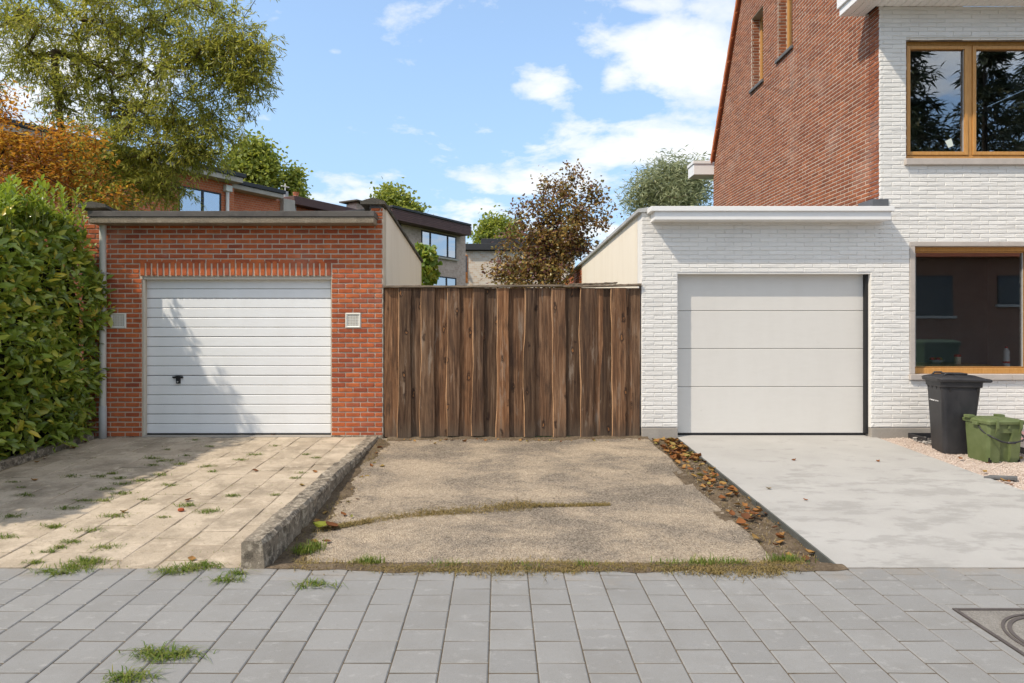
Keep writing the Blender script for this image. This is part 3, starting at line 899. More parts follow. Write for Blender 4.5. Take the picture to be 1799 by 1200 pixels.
# ------------------------------------------------------------------ red brick garage
GX0, GX1 = -5.62, -1.57
DX0, DX1, DZ1 = -4.825, -2.268, 2.172        # door opening
gar = thing('brick_garage', (-3.6, 11.4, 0), 'flat roofed red brick garage with a white ribbed door, behind the tiled drive', 'garage')
gw = holed_slab(GX0, GX1, -0.2, 2.995, [(DX0, DX1, -0.3, DZ1)], Y0 + MORT - .002, Y0 + 0.22)
gwall = gw.build('front_wall', 'mortar', gar)
CH, BL = 0.0669, 0.1985
SOLX0, SOLX1, SOLZ0, SOLZ1 = -4.86, -2.262, 2.176, 2.382
VENTS = [(-5.145, 1.572), (-1.973, 1.577)]
holes = [(DX0, DX1, -1, DZ1), (SOLX0, SOLX1, SOLZ0 - .01, SOLZ1 - .012)] + [(x - .104, x + .104, z - .10, z + .10) for x, z in VENTS]
MB().box(-1.735, GX1, Y0 + .005, Y0 + .22, 2.996, 3.10).build('pier', 'mortar', gar)
br = course_layout(GX0, GX1, -0.065, 2.98, BL, CH, holes, off=0.07, joint=.017, vj=.015)
def score(bk):
    u0, u1, v0, v1 = bk
    if u0 < -5.28 or v0 < 0.0: return -1
    if v0 > 2.76: return 0.01
    if u0 < -4.8 and v0 < 2.0 : return 0.5 * (u1 - u0)
    return (u1 - u0)
br += course_layout(-1.735, GX1, 2.98, 3.10, BL, CH, (), off=.03)
lay(br, gwall, front, 'red_brick', MORT, 0.0035, 0.0016, 0.0012, score, 268)
ns = 32
for i in range(ns):                                        # soldier course over the door
    a = SOLX0 + (SOLX1 - SOLX0) * i / ns
    c = SOLX0 + (SOLX1 - SOLX0) * (i + 1) / ns
    mb = MB()
    cc = front((a + c) / 2, (SOLZ0 + SOLZ1) / 2, 0)
    L, H = c - a - 0.024, SOLZ1 - SOLZ0 - 0.014
    brick_geo(mb, lambda u, v, ww: (u, -ww, v), -L / 2, L / 2, -H / 2, H / 2, -0.02, MORT + .001, 0.0035, 0.002, 0.001)
    link(bpy.data.objects.new('brick', mb.mesh('brick', 'red_brick')), gwall, cc)
# side walls, rear wall, roof
def side_wall(name, x0, x1, ya, yb, za, zb, mat, parent):
    mb = MB().add([(x0, ya, -.2), (x1, ya, -.2), (x1, yb, -.2), (x0, yb, -.2), (x0, ya, za), (x1, ya, za), (x1, yb, zb), (x0, yb, zb)],
                  [(0, 3, 2, 1), (4, 5, 6, 7), (0, 1, 5, 4), (1, 2, 6, 5), (2, 3, 7, 6), (3, 0, 4, 7)])
    return mb.build(name, mat, parent)
side_wall('side_wall', GX1 - 0.22, GX1 + 0.004, Y0 + 0.235, 13.75, 3.135, 2.80, 'stucco', gar)
side_wall('side_wall', GX0 - .02, GX0 + 0.2, Y0 + 0.235, 13.75, 3.05, 2.72, 'red_brick', gar)
MB().box(GX0 + .21, GX1 - .23, 13.5, 13.74, -.2, 2.7).build('rear_wall', 'red_brick', gar)
MB().add([(GX0, Y0 + .02, 2.925), (GX1 - .225, Y0 + .02, 2.925), (GX1 - .225, 13.7, 2.70), (GX0, 13.7, 2.70),
          (GX0, Y0 + .02, 2.99), (GX1 - .225, Y0 + .02, 2.99), (GX1 - .225, 13.7, 2.76), (GX0, 13.7, 2.76)],
         [(0, 3, 2, 1), (4, 5, 6, 7), (0, 1, 5, 4), (1, 2, 6, 5), (2, 3, 7, 6), (3, 0, 4, 7)]).build('roof', 'felt', gar)
# brick pier end beside the parapet, above the eave
YE = Y0 - 0.25
MB().box(-5.395, -1.648, YE, Y0 + .015, 2.853, 2.934).build('eave_slab', 'eave_concrete', gar, bevel=0.008)
MB().box(-5.41, -1.642, YE - 0.012, Y0 + .3, 2.937, 3.012).build('roof_edge_strip', 'roof_edge', gar, bevel=0.005)
MB().box(-1.755, -1.60, Y0 - .0, Y0 + .22, 3.075, 3.145).build('coping_pad', 'roof_edge', gar, bevel=0.01)
def coping(x0, x1, ya, yb, za, zb, mat, n=5, th=0.055, peak=0.028):
    for i in range(n):
        a = ya + (yb - ya) * i / n + 0.003
        c = ya + (yb - ya) * (i + 1) / n - 0.003
        rs = []
        for kk in range(5):
            y = a + (c - a) * kk / 4
            z = za + (zb - za) * (y - ya) / (yb - ya)
            jj = lambda: random.uniform(-.006, .006)
            rs.append([(x0 + jj(), y, z), (x0 + jj(), y, z + th * .75 + jj()), ((x0 + x1) / 2, y, z + th + peak + jj()), (x1 + jj(), y, z + th * .75 + jj()), (x1 + jj(), y, z), ((x0 + x1) / 2, y, z - .004)])
        MB().rings(rs).build('coping_stone', mat, gar)
coping(-1.865, -1.535, Y0 - .06, 13.8, 3.142, 2.805, 'old_coping')
coping(-5.72, -5.355, Y0 + .05, 13.8, 3.115, 2.75, 'old_coping', n=5)
MB().box(-5.66, -5.42, Y0 + .24, 13.7, 2.70, 3.10).build('parapet', 'dark_gap', gar)
# base course and threshold
MB().box(GX0, DX0 - .004, Y0 - .012, Y0 + .02, -0.16, 0.012).build('base_course', 'kerb_stone', gar, bevel=0.006)
MB().box(DX1 + .004, GX1, Y0 - .014, Y0 + .02, -0.16, 0.028).build('base_course', 'kerb_stone', gar, bevel=0.006)
MB().box(DX0, DX1, Y0 - .015, Y0 + .2, -0.15, 0.012).build('threshold', 'plinth', gar, bevel=0.006)
# door
YD = Y0 + 0.125
door = MB().box(DX0 - .03, DX1 - .012, YD + .0125, YD + .03, 0.018, 2.13).build('garage_door', 'dark_gap', gar)
zt = fz(490.5, YD); zb_ = 0.030
nsl = 16
for i in range(nsl):
    hgt = (zt - zb_) / nsl
    z1 = zt - i * hgt - 0.003
    z0 = zt - (i + 1) * hgt + (0.006 if i % 4 == 1 else 0.0035)
    x0, x1 = fx(257.6, YD), fx(581, YD)
    e = 0.007
    prof = [(YD + .012, z0), (YD + .004, z0), (YD, z0 + e), (YD, z1 - e), (YD + .004, z1), (YD + .012, z1)]
    MB().rings([[(x0, y, z) for y, z in prof], [(x1, y, z) for y, z in prof]]).build('slat', 'door_white', door)
MB().box(DX0 + .005, DX1 - .02, YD - .002, YD + .01, 0.013, 0.029).build('bottom_seal', 'black_rubber', door)
h = MB()
hx, hz, hy = fx(314, YD), fz(664, YD), YD
prof = [(-.082, .012), (-.075, .022), (-.02, .03), (.03, .028), (.066, .022), (.062, -.002), (.03, -.004), (.026, -.075), (-.026, -.075), (-.028, -.004), (-.06, -.004)]
h.rings([[(hx + u, hy - .001, hz + v) for u, v in prof], [(hx + u, hy - .026, hz + v) for u, v in prof], [(hx + u * .9, hy - .032, hz + v * .9) for u, v in prof]])
hd = h.build('handle', 'black_rubber', door)
MB().tube([(hx, hy - .03, hz - .05), (hx, hy - .037, hz - .05)], .011, 12).build('lock', 'grey_metal', door)
fr_ = MB()
fr_.box(DX0 + .002, DX0 + .024, Y0 + .012, Y0 + .05, 0.014, DZ1 - .05)
fr_.box(DX0 + .004, DX1 - .003, Y0 + .022, YD + .02, DZ1 - .040, DZ1 - .002)
fr_.box(DX1 - .010, DX1 - .003, Y0 + .02, YD + .02, 0.014, DZ1 - .05)
fr_.build('door_frame', 'beige_paint', gar, bevel=0.003)
MB().box(GX0 + .3, GX1 - .3, Y0 + .30, Y0 + .32, 0, 2.8).build('inner_lining', 'dark_gap', gar)
# air bricks
for x, z in VENTS:
    v = MB()
    s, t_ = 0.102, 0.022
    Yv = Y0 - .010
    outer = [(-s, -s), (s, -s), (s, s), (-s, s)]
    inner = [(-.075, -.075), (.075, -.075), (.075, .075), (-.075, .075)]
    v.rings([[(x + a, Y0 + .01, z + c) for a, c in outer], [(x + a, Yv, z + c) for a, c in outer], [(x + a * .88, Yv - .006, z + c * .88) for a, c in outer],
             [(x + a, Yv + .006, z + c) for a, c in inner], [(x + a, Y0 + .012, z + c) for a, c in inner]], False, False)
    vo = v.build('air_vent', 'white_plastic', gar)
    gmb = MB()
    for i in range(8):
        o = -.075 + .15 * i / 7
        gmb.box(x + o - .0042, x + o + .0042, Yv + .005, Yv + .010, z - .075, z + .075)
        gmb.box(x - .075, x + .075, Yv + .0055, Yv + .0095, z + o - .0042, z + o + .0042)
    gmb.build('grille', 'white_plastic', vo)
    MB().box(x - .08, x + .08, Y0 + .010, Y0 + .014, z - .08, z + .08).build('void', 'dark_gap', vo)
# downpipe
dp = thing('downpipe', (-5.315, Y0 - .07, 0), 'pale grey plastic downpipe between the laurel hedge and the red brick', 'downpipe')
MB().tube([(-5.315, Y0 - .07, .40), (-5.315, Y0 - .07, 2.86)], .043, 16, False).build('pipe', plain('pipe_paint', (0.50, 0.49, 0.44), 0.5, 0.12, 4), dp, smooth=True)
MB().tube([(-5.315, Y0 - .07, -.06), (-5.315, Y0 - .07, .43)], .048, 16, True).build('foot_pipe', 'grey_metal', dp, smooth=True)
for z in (0.9, 2.2):
    MB().box(-5.365, -5.265, Y0 - .115, Y0, z, z + .022).build('pipe_bracket', 'grey_metal', dp, bevel=0.004)

# ------------------------------------------------------------------ board fence
fence = thing('board_fence', (0.17, Y0 + .05, 0), 'tall dark brown fence of rough waney edged boards between the two garages', 'fence')
cx = lambda c: fx(640 + c * 0.2835, Y0 + .02)
cuts = [(132, 214, 0), (210, 293, 1), (290, 352, 0), (348, 437, 1), (435, 517, 0), (513, 590, 1), (586, 672, 0), (668, 742, 1), (739, 822, 0),
        (818, 897, 1), (894, 992, 0), (988, 1057, 1), (1054, 1167, 0), (1163, 1248, 1), (1246, 1292, 0), (1290, 1338, 0), (1335, 1425, 1),
        (1423, 1471, 0), (1469, 1531, 0), (1528, 1620, 1), (1615, 1652, 0), (1650, 1712, 0)]
def waney(z, ph, a):
    return a * (math.sin(2.3 * z + ph) + .6 * math.sin(5.1 * z + 2.2 * ph) + .25 * math.sin(13 * z + 3 * ph))
for bi, (a, c, fr2) in enumerate(cuts):
    x0, x1 = cx(a), cx(c)
    ov = 0.0 if fr2 else 0.02
    x0 -= ov; x1 += ov
    x0 = max(x0, -1.558); x1 = min(x1, 1.908)
    yf = Y0 - 0.022 + random.uniform(-.005, .003) if fr2 else Y0 + 0.018 + random.uniform(-.003, .003)
    th = 0.024
    p0, p1 = random.uniform(0, 6), random.uniform(0, 6)
    amp = 0.010 if fr2 else 0.004
    zb = fz(768 + random.uniform(-2.5, 1.5)) ; ztop = fz(506)
    n = 22
    rs = []
    lean = random.uniform(-.008, .008)
    for i in range(n + 1):
        z = zb + (ztop - zb) * i / n
        l = x0 + waney(z, p0, amp) + lean * (z / 2 - .5)
        r = x1 + waney(z, p1, amp * .7) + lean * (z / 2 - .5)
        l, r = max(l, -1.562), min(r, 1.912)
        bow = 0.004 * math.sin(1.5 * z + p0)
        rs.append([(l, yf + th, z), (l - 0.0 + .001, yf + .006 + bow, z), (l + 0.010 + .004 * math.sin(4 * z + p1), yf + bow, z), ((l + r) / 2, yf - .003 + bow, z),
                   (r - 0.006, yf + bow, z), (r, yf + .006 + bow, z), (r, yf + th, z)])
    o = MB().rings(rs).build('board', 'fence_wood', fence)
    o.data.materials.append(MATS['lit_raw_edge'])
    if fr2:                                                 # paler live edge, with sunlight painted in on the left side only
        for pi in range(n * 7):
            if pi % 7 in (0, 1):
                o.data.polygons[pi].material_index = 1
for z0 in (0.35, 1.05, 1.75):
    MB().box(-1.55, 1.90, Y0 + .048, Y0 + .10, z0, z0 + .10).build('rail', 'fence_wood', fence, bevel=0.004)
for x in (-1.50, 0.2, 1.82):
    MB().box(x - .04, x + .04, Y0 + .105, Y0 + .19, -.2, 2.02).build('post', 'fence_wood', fence, bevel=0.004)
def capboard(xa, xb, za, zb, y0, y1, th):
    rs = []
    n = 30
    for i in range(n + 1):
        x = xa + (xb - xa) * i / n
        z = za + (zb - za) * i / n + .003 * math.sin(4 * x)
        j = lambda: random.uniform(-.003, .003)
        rs.append([(x, y1, z), (x, y0 + j(), z + j()), (x, y0 + j(), z + th + j()), (x, y1, z + th + j())])
    MB().rings(rs).build('cap_board', 'cap_wood', fence)
capboard(-1.56, 0.85, 2.018, 2.035, Y0 - .045, Y0 + .16, .026)
capboard(0.853, 1.915, 2.030, 2.045, Y0 - .04, Y0 + .16, .024)
capboard(0.95, 1.60, 2.062, 2.080, Y0 + .0, Y0 + .14, .016)

# ------------------------------------------------------------------ house with white painted front
HX0, HXG, HX1 = 1.925, 5.14, 9.6
ZS = 5.82                                                 # soffit height
house = thing('brick_house', (5.8, 12.5, 0), 'house with white painted brick front, red brick gable wall and attached garage', 'house')
RDX0, RDX1, RDZ1 = 2.412, 5.020, 2.207
UW = (5.50, 7.95, 3.754, 5.385)
LW = (5.545, 8.45, 0.775, 2.640)
def white_part(x0, x1, z0, z1, holes):
    return holed_slab(x0, x1, z0, z1, holes, Y0 + .004, Y0 + 0.28)
wl = white_part(HX0, HXG, 0.13, 3.075, [(RDX0, RDX1, -.3, RDZ1)])
w2 = white_part(HXG + .012, HX1, 0.13, ZS, [UW, LW])
wl.add(w2.v, w2.f)
fwall = wl.build('front_wall', 'white_wall', house)
WB, WC = 0.238, 0.0581
hl = [(RDX0, RDX1, -1, RDZ1), UW, LW]
b1 = course_layout(HX0, HX1, 0.135, 3.072, WB, WC, hl, off=0.05, joint=0.007, vj=0.005)
b2 = course_layout(HXG + .0, HX1, 0.135 + WC * math.ceil((3.072 - 0.135) / WC), ZS, WB, WC, hl, off=0.05, joint=0.007, vj=0.005)
def wscore(bk):
    u0, u1, v0, v1 = bk
    if u0 > 7.0 or v0 > 5.8: return -1
    if 2.35 < v0 < 2.9 and u0 < 5.3: return 0.05
    return (u1 - u0) + (0.2 if v1 < 3.3 else 0)
lay(b1 + b2, fwall, front, 'white_brick', 0.0045, 0.0045, 0.0045, 0.0022, wscore, 200)
for a, c in ((HX0, RDX0 - .002), (RDX1 + .002, HX1)):
    MB().box(a, c, Y0 - .016, Y0 + .25, -0.3, fz(752)).build('plinth', 'plinth', house, bevel=0.005)

# garage section door, four panels
YR = Y0 + 0.13
rdoor = MB().box(RDX0 + .01, RDX1 - .004, YR + .02, YR + .05, 0.0, RDZ1 - .004).build('section_door', 'dark_gap', house)
ez = [fz(v, YR) for v in (480, 546, 612.5, 679.5, 761)]
for z1, z0 in zip(ez[:-1], ez[1:]):
    x0, x1 = RDX0 - .01, 5.020 - .0
    x1 = fx(1521, YR)
    prof = [(YR + .02, z0 + .003), (YR + .003, z0 + .003), (YR, z0 + .008), (YR, z1 - .008), (YR + .003, z1 - .003), (YR + .02, z1 - .003)]
    MB().rings([[(RDX0 + .004, y, z) for y, z in prof], [(x1, y, z) for y, z in prof]]).build('door_panel', 'door_grey', rdoor)
MB().box(RDX0 + .004, RDX1 - .003, YR - .003, YR + .019, 0.004, 0.036).build('bottom_seal', 'black_rubber', rdoor)
MB().box(4.984, RDX1 - .002, Y0 + .06, YR - .001, 0.037, RDZ1 - .003).build('side_seal', 'black_rubber', rdoor)
MB().box(RDX0 - .3, 4.9, Y0 + .32, Y0 + .34, 0, 2.9).build('inner_lining', 'dark_gap', house)

# canopy over the garage
YF = Y0 - 0.235
can = MB().box(fx(1150, YF), fx(1566, YF), YF, Y0 + .02, fz(386, YF), fz(371, YF)).build('canopy', 'white_trim', house, bevel=0.004)
MB().box(fx(1144, YF - .03), fx(1572, YF - .03), YF - .03, Y0 + .35, fz(370.6, YF - .03), fz(362, YF - .03)).build('canopy_edge', 'white_trim', can, bevel=0.004)
# garage roof, side wall, coping
MB().box(HX0 + .02, HXG - .005, Y0 + .30, 19.9, 2.86, 2.965).build('garage_roof', 'felt', house)
side_wall('garage_side_wall', HX0 - .004, HX0 + .22, Y0 + .285, 15.9, 3.055, 2.97, 'stucco', house)
gsb = side_wall('garage_rear_wall', HX0 + .012, HX0 + .22, 15.905, 19.9, 2.97, 2.92, 'mortar_pale', house)
sidef = lambda u, v, w: (HX0 + .012 - w, u, v)
rr = course_layout(15.91, 19.88, 2.0, 2.92, 0.24, 0.062, off=.05)
mbr = MB()
for bk in rr:
    brick_geo(mbr, sidef, *bk, -.01, .008, .003, .002, .001)
tag(mbr.build('brick_courses', 'red_brick', gsb), kind='stuff')
MB().box(HX0 + .22, HXG + .3, 19.7, 19.9, -.2, 2.9).build('rear_wall', 'red_brick', house)
cp = MB()
x0, x1 = HX0 - .055, HX0 + .26
rs = []
for y, z in ((Y0 - .03, 3.082), (Y0 + .5, 3.078), (20.0, 2.965)):
    rs.append([(x0, y, z - .045), (x0, y, z), ((x0 + x1) / 2, y, z + .022), (x1, y, z), (x1, y, z - .045)])
cp.rings(rs).build('coping', 'grey_metal', house)
# flashing where the garage roof meets the front
MB().box(fx(1531), fx(1560), Y0 - .02, Y0 + .35, 3.083, fz(350)).build('flashing', 'lead', house, bevel=0.006)

# gable wall
YB = 16.4
zf_ = lambda y: ZS + .12 + 1.66 * (y - 8.66)
zr_ = lambda y: 5.27 + 1.66 * (YB - y)
gtop = lambda y: min(zf_(y), zr_(y))
YRIDGE = (5.27 + 1.66 * YB - ZS - .12 + 1.66 * 8.66) / 3.32
GW = [(13.32, 13.92, 6.33, 7.78), (11.98, 12.61, 6.43, 8.1)]
gm = MB()
ycuts = sorted({Y0 + .281, YB, YRIDGE, *[g_[0] for g_ in GW], *[g_[1] for g_ in GW]})
XW = HXG + .006
def gq(ya, yb, za0, za1, zb0, zb1):
    gm.quad((XW, yb, zb0), (XW, ya, za0), (XW, ya, za1), (XW, yb, zb1))
    gm.quad((XW + .3, ya, za0), (XW + .3, yb, zb0), (XW + .3, yb, zb1), (XW + .3, ya, za1))
for ya, yb in zip(ycuts[:-1], ycuts[1:]):
    hh = [g_ for g_ in GW if g_[0] - .01 < ya and yb < g_[1] + .01]
    if hh:
        g_ = hh[0]
        gq(ya, yb, -.2, g_[2], -.2, g_[2])
        gq(ya, yb, g_[3], gtop(ya), g_[3], gtop(yb))
        for yy in (ya, yb):
            if any(abs(yy - e) < 1e-6 for e in g_[:2]):
                gm.quad((XW, yy, g_[2]), (XW + .3, yy, g_[2]), (XW + .3, yy, g_[3]), (XW, yy, g_[3]))
        gm.quad((XW, ya, g_[3]), (XW, yb, g_[3]), (XW + .3, yb, g_[3]), (XW + .3, ya, g_[3]))
        gm.quad((XW, ya, g_[2]), (XW, yb, g_[2]), (XW + .3, yb, g_[2]), (XW + .3, ya, g_[2]))
    else:
        gq(ya, yb, -.2, gtop(ya), -.2, gtop(yb))
gm.quad((XW, Y0 + .281, -.2), (XW + .3, Y0 + .281, -.2), (XW + .3, Y0 + .281, ZS), (XW, Y0 + .281, ZS))
gm.quad((XW, YB, -.2), (XW + .3, YB, -.2), (XW + .3, YB, 5.27), (XW, YB, 5.27))
gwl = gm.build('gable_wall', 'mortar_pale', house)
gfr = lambda u, v, w: (XW - w, u, v)
gb = course_layout(Y0 + .01, YB, 2.96, 11.4, 0.235, 0.0581, GW, top=gtop, joint=0.0135)
gscore = lambda bk: (bk[1] - bk[0]) * (10.6 - bk[0]) if bk[0] < 10.6 and bk[2] < 5.6 else -1
lay(gb, gwl, gfr, 'gable_brick', 0.005, 0.003, 0.0018, 0.0015, gscore, 100)
for (a, c, e, f) in GW:                                   # reveals in brick, window, sill
    wf = MB()
    xg = XW + .17
    fwid = .07
    wf.box(xg, xg + .07, a, a + fwid, e, f)
    wf.box(xg, xg + .07, c - fwid, c, e, f)
    wf.box(xg + .001, xg + .069, a + fwid, c - fwid, e, e + fwid)
    wf.box(xg + .001, xg + .069, a + fwid, c - fwid, f - fwid, f)
    wo = wf.build('gable_window', 'gold_frame', house, bevel=0.006)
    MB().box(xg + .03, xg + .045, a + fwid, c - fwid, e + fwid, f - fwid).build('pane', 'coated_glass', wo)
    MB().box(XW - .045, xg + .002, a - .05, c + .05, e - .055, e + .002).build('window_sill', 'bluestone', wo, bevel=0.006)
    rb = MB()
    rf = lambda u, v, w, c=c: (u, c - w, v)
    for bk in course_layout(XW + .004, XW + .165, e + .01, f - .005, 0.235, 0.0581, off=.03, joint=.011):
        brick_geo(rb, rf, *bk, -.01, .004, .003, .0015, .001)
    tag(rb.build('reveal_bricks', 'gable_brick', gwl), kind='stuff')
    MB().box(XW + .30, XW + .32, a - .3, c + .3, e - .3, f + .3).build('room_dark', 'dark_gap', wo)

# roof: two slopes, verge tiles, eaves
sl_ = math.sqrt(1 + 1.66 ** 2)
rf_ = MB()
for (ya, za, yb, zb) in ((8.66, zf_(8.66) + .22, YRIDGE, zf_(YRIDGE) + .22), (YB + .03, zr_(YB + .03) + .22, YRIDGE, zr_(YRIDGE) + .22)):
    rf_.add([(HXG - .045, ya, za), (HX1 + .3, ya, za), (HX1 + .3, yb, zb), (HXG - .045, yb, zb),
             (HXG - .045, ya, za - .14), (HX1 + .3, ya, za - .14), (HX1 + .3, yb, zb - .14), (HXG - .045, yb, zb - .14)],
            [(0, 1, 2, 3), (7, 6, 5, 4), (4, 5, 1, 0), (5, 6, 2, 1), (6, 7, 3, 2), (7, 4, 0, 3)])
plain('roof_tile', (0.30, 0.085, 0.04), 0.85, 0.3, 7, 0.4, 40, 0.25)
plain('verge_tile', (0.48, 0.15, 0.06), 0.8, 0.2, 6, 0.3, 60, 0.25)
roof = rf_.build('roof', 'roof_tile', house)
ntile = 16
for i in range(ntile):
    ya = YB + .03 - (YB + .03 - YRIDGE) * i / ntile
    yb = YB + .03 - (YB + .03 - YRIDGE) * (i + 1) / ntile + .0
    za, zb = zr_(ya) + .235, zr_(yb) + .205
    xv = HXG - .085
    MB().add([(xv, ya, za), (xv + .2, ya, za), (xv + .2, yb, zb), (xv, yb, zb), (xv, ya, za - .17), (xv + .035, ya, za - .17), (xv + .035, yb, zb - .17), (xv, yb, zb - .17)],
             [(0, 1, 2, 3), (0, 3, 7, 4), (4, 7, 6, 5), (0, 4, 5, 1), (3, 2, 6, 7)]).build('verge_tile', 'verge_tile', roof)
# front eave box with boarded soffit
EX0, EYF, EYB = 4.74, Y0 - .52, 9.52
ev = MB()
ev.box(EX0, HX1 + .3, EYF, EYF + .025, ZS - .004, ZS + .22)
ev.box(EX0, EX0 + .025, EYF + .026, EYB, ZS - .004, ZS + .22)
ev.box(EX0 + .026, HXG - .0, EYB - .02, EYB, ZS - .002, ZS + .22)
ev.box(EX0 - .03, HX1 + .3, EYF - .03, EYF - .001, ZS + .10, ZS + .26)
ev.box(EX0 - .03, EX0 - .001, EYF, EYB + .01, ZS + .10, ZS + .26)
ev.box(EX0, HX1 + .3, EYF, EYB, ZS + .221, ZS + .235)
MB().box(EX0 + .03, HX1 + .2, EYF + .03, Y0 - .001, ZS + .019, ZS + .03).build('soffit_backing', 'dark_gap', house)
MB().box(EX0 + .03, HXG - .01, Y0 - .0005, EYB - .03, ZS + .019, ZS + .03).build('soffit_backing', 'dark_gap', house)
eave = ev.build('eave', 'white_trim', house, bevel=0.004)
x = EX0 + .027
while x < HX1 + .25:
    yend = EYB - .021 if x + .1 < HXG else Y0 - .002
    prof = [(x + .003, ZS + .018), (x + .003, ZS + .006), (x + .007, ZS), (x + .101, ZS), (x + .105, ZS + .006), (x + .105, ZS + .018)]
    MB().rings([[(a, EYF + .026, z) for a, z in prof], [(a, yend, z) for a, z in prof]]).build('soffit_board', 'white_trim', eave)
    x += 0.108
# rear gutter box seen past the gable
rg = MB()
rg.box(4.66, HX1 + .2, YB - .05, YB + .45, 5.17, 5.42)
rg.box(4.64, HX1 + .2, YB - .07, YB + .47, 5.425, 5.50)
rg.build('rear_gutter', 'white_trim', house, bevel=0.006)
MB().box(HX1 - .3, HX1, Y0 + .3, YB, -.2, 5.7).build('end_wall', 'white_wall', house)
MB().box(HXG + .4, HX1 - .31, YB - .3, YB - .0, -.2, 5.2).build('back_wall', 'red_brick', house)
MB().box(HXG + .32, HX1 - .31, Y0 + .3, YB - .3, 2.82, 3.1).build('storey_floor', plain('plaster', (0.42, 0.40, 0.37), 0.9, 0.1), house)
MB().box(HXG + .32, HX1 - .31, Y0 + .3, YB - .3, 5.7, 5.80).build('ceiling', 'plaster', house)
MB().box(HXG + .32, HX1 - .31, 13.0, 13.1, 0.0, 5.7).build('inner_wall', 'plaster', house)

# windows of the front
def front_window(name, W, d, mull, fwid, sash):
    x0, x1, z0, z1 = W
    yf = Y0 + d
    wf = MB()
    wf.box(x0, x0 + fwid, yf, yf + .08, z0, z1)
    wf.box(x1 - fwid, x1, yf, yf + .08, z0, z1)
    wf.box(x0 + fwid, x1 - fwid, yf + .001, yf + .08, z0, z0 + fwid + .02)
    wf.box(x0 + fwid, x1 - fwid, yf + .001, yf + .08, z1 - fwid, z1)
    xs = [x0 + fwid] + [v for mm in mull for v in (mm - .028, mm + .028)] + [x1 - fwid]
    for mm in mull:
        wf.box(mm - .028, mm + .028, yf + .002, yf + .08, z0 + fwid + .02, z1 - fwid)
    wo = wf.build(name, 'gold_frame', house, bevel=0.006)
    for a, c in zip(xs[0::2], xs[1::2]):
        sb = MB()
        za, zb = z0 + fwid + .024, z1 - fwid - .004
        a += .003; c -= .003
        ys = yf - .012 if sash > .03 else yf + .02
        sb.box(a, a + sash, ys, yf + .07, za, zb)
        sb.box(c - sash, c, ys, yf + .07, za, zb)
        sb.box(a + sash, c - sash, ys + .001, yf + .07, za, za + sash)
        sb.box(a + sash, c - sash, ys + .001, yf + .07, zb - sash, zb)
        sb.build('sash', 'gold_frame', wo, bevel=0.005)
        gl = .006
        MB().box(a + sash - .002, c - sash + .002, yf + .030, yf + .036, za + sash - .002, zb - sash + .002).build('pane', 'glass', wo)
        bead = MB()
        bead.box(a + sash - .001, a + sash + gl, yf + .012, yf + .029, za + sash, zb - sash)
        bead.box(c - sash - gl, c - sash + .001, yf + .012, yf + .029, za + sash, zb - sash)
        bead.build('glazing_bead', 'grey_metal', wo)
    return wo
wu = front_window('upper_window', UW, 0.09, [6.375 + .05, 7.35 + .05], .055, .048)
MB().box(UW[0] - .03, UW[1] + .03, Y0 - .055, Y0 + .088, UW[2] - .082, UW[2] + .002).build('window_sill', 'stone_trim', wu, bevel=0.006)
mb = MB().box(UW[0] - .002, UW[1] + .002, Y0 - .006, Y0 + .088, UW[3] - .0, UW[3] + .02)
mb.build('lintel_strip', 'beige_paint', wu)
LI = (LW[0] + .072, LW[1] - .072, LW[2] + .075, LW[3] - .06)
wlow = front_window('lower_window', LI, 0.10, [7.205], .06, .012)
sm = MB()
for i, (a, c) in enumerate(((LW[2] + .078, 1.70), (1.703, LW[3] - .063))):
    sm = MB().box(LW[0], LW[0] + .070, Y0 - .012, Y0 + .12, a, c)
    sm.build('surround_stone', 'stone_trim', wlow, bevel=0.005)
for a, c in ((LW[0], 6.75), (6.753, LW[1])):
    MB().box(a, c, Y0 - .012, Y0 + .12, LW[3] - .060, LW[3]).build('surround_stone', 'stone_trim', wlow, bevel=0.005)
for a, c in ((LW[0] - .01, 6.90), (6.904, LW[1])):
    MB().box(a, c, Y0 - .045, Y0 + .12, LW[2], LW[2] + .075).build('window_sill', 'stone_trim', wlow, bevel=0.005)
MB().box(LW[1] - .07, LW[1], Y0 - .012, Y0 + .12, LW[2] + .078, LW[3] - .063).build('surround_stone', 'stone_trim', wlow, bevel=0.005)
# paper sticker on the upstairs pane
tag(MB().add([(fx(1660, Y0 + .12), Y0 + .117, fz(248, Y0 + .12)), (fx(1671, Y0 + .12), Y0 + .117, fz(243, Y0 + .12)), (fx(1675, Y0 + .12), Y0 + .117, fz(256, Y0 + .12)), (fx(1666, Y0 + .12), Y0 + .117, fz(260, Y0 + .12)),
              (fx(1660, Y0 + .12), Y0 + .1185, fz(248, Y0 + .12)), (fx(1671, Y0 + .12), Y0 + .1185, fz(243, Y0 + .12)), (fx(1675, Y0 + .12), Y0 + .1185, fz(256, Y0 + .12)), (fx(1666, Y0 + .12), Y0 + .1185, fz(260, Y0 + .12))],
             [(0, 1, 2, 3), (7, 6, 5, 4), (0, 4, 5, 1), (1, 5, 6, 2), (2, 6, 7, 3), (3, 7, 4, 0)]).build('sticker', plain('paper', (0.62, 0.68, 0.62), 0.7, 0.03), wu))

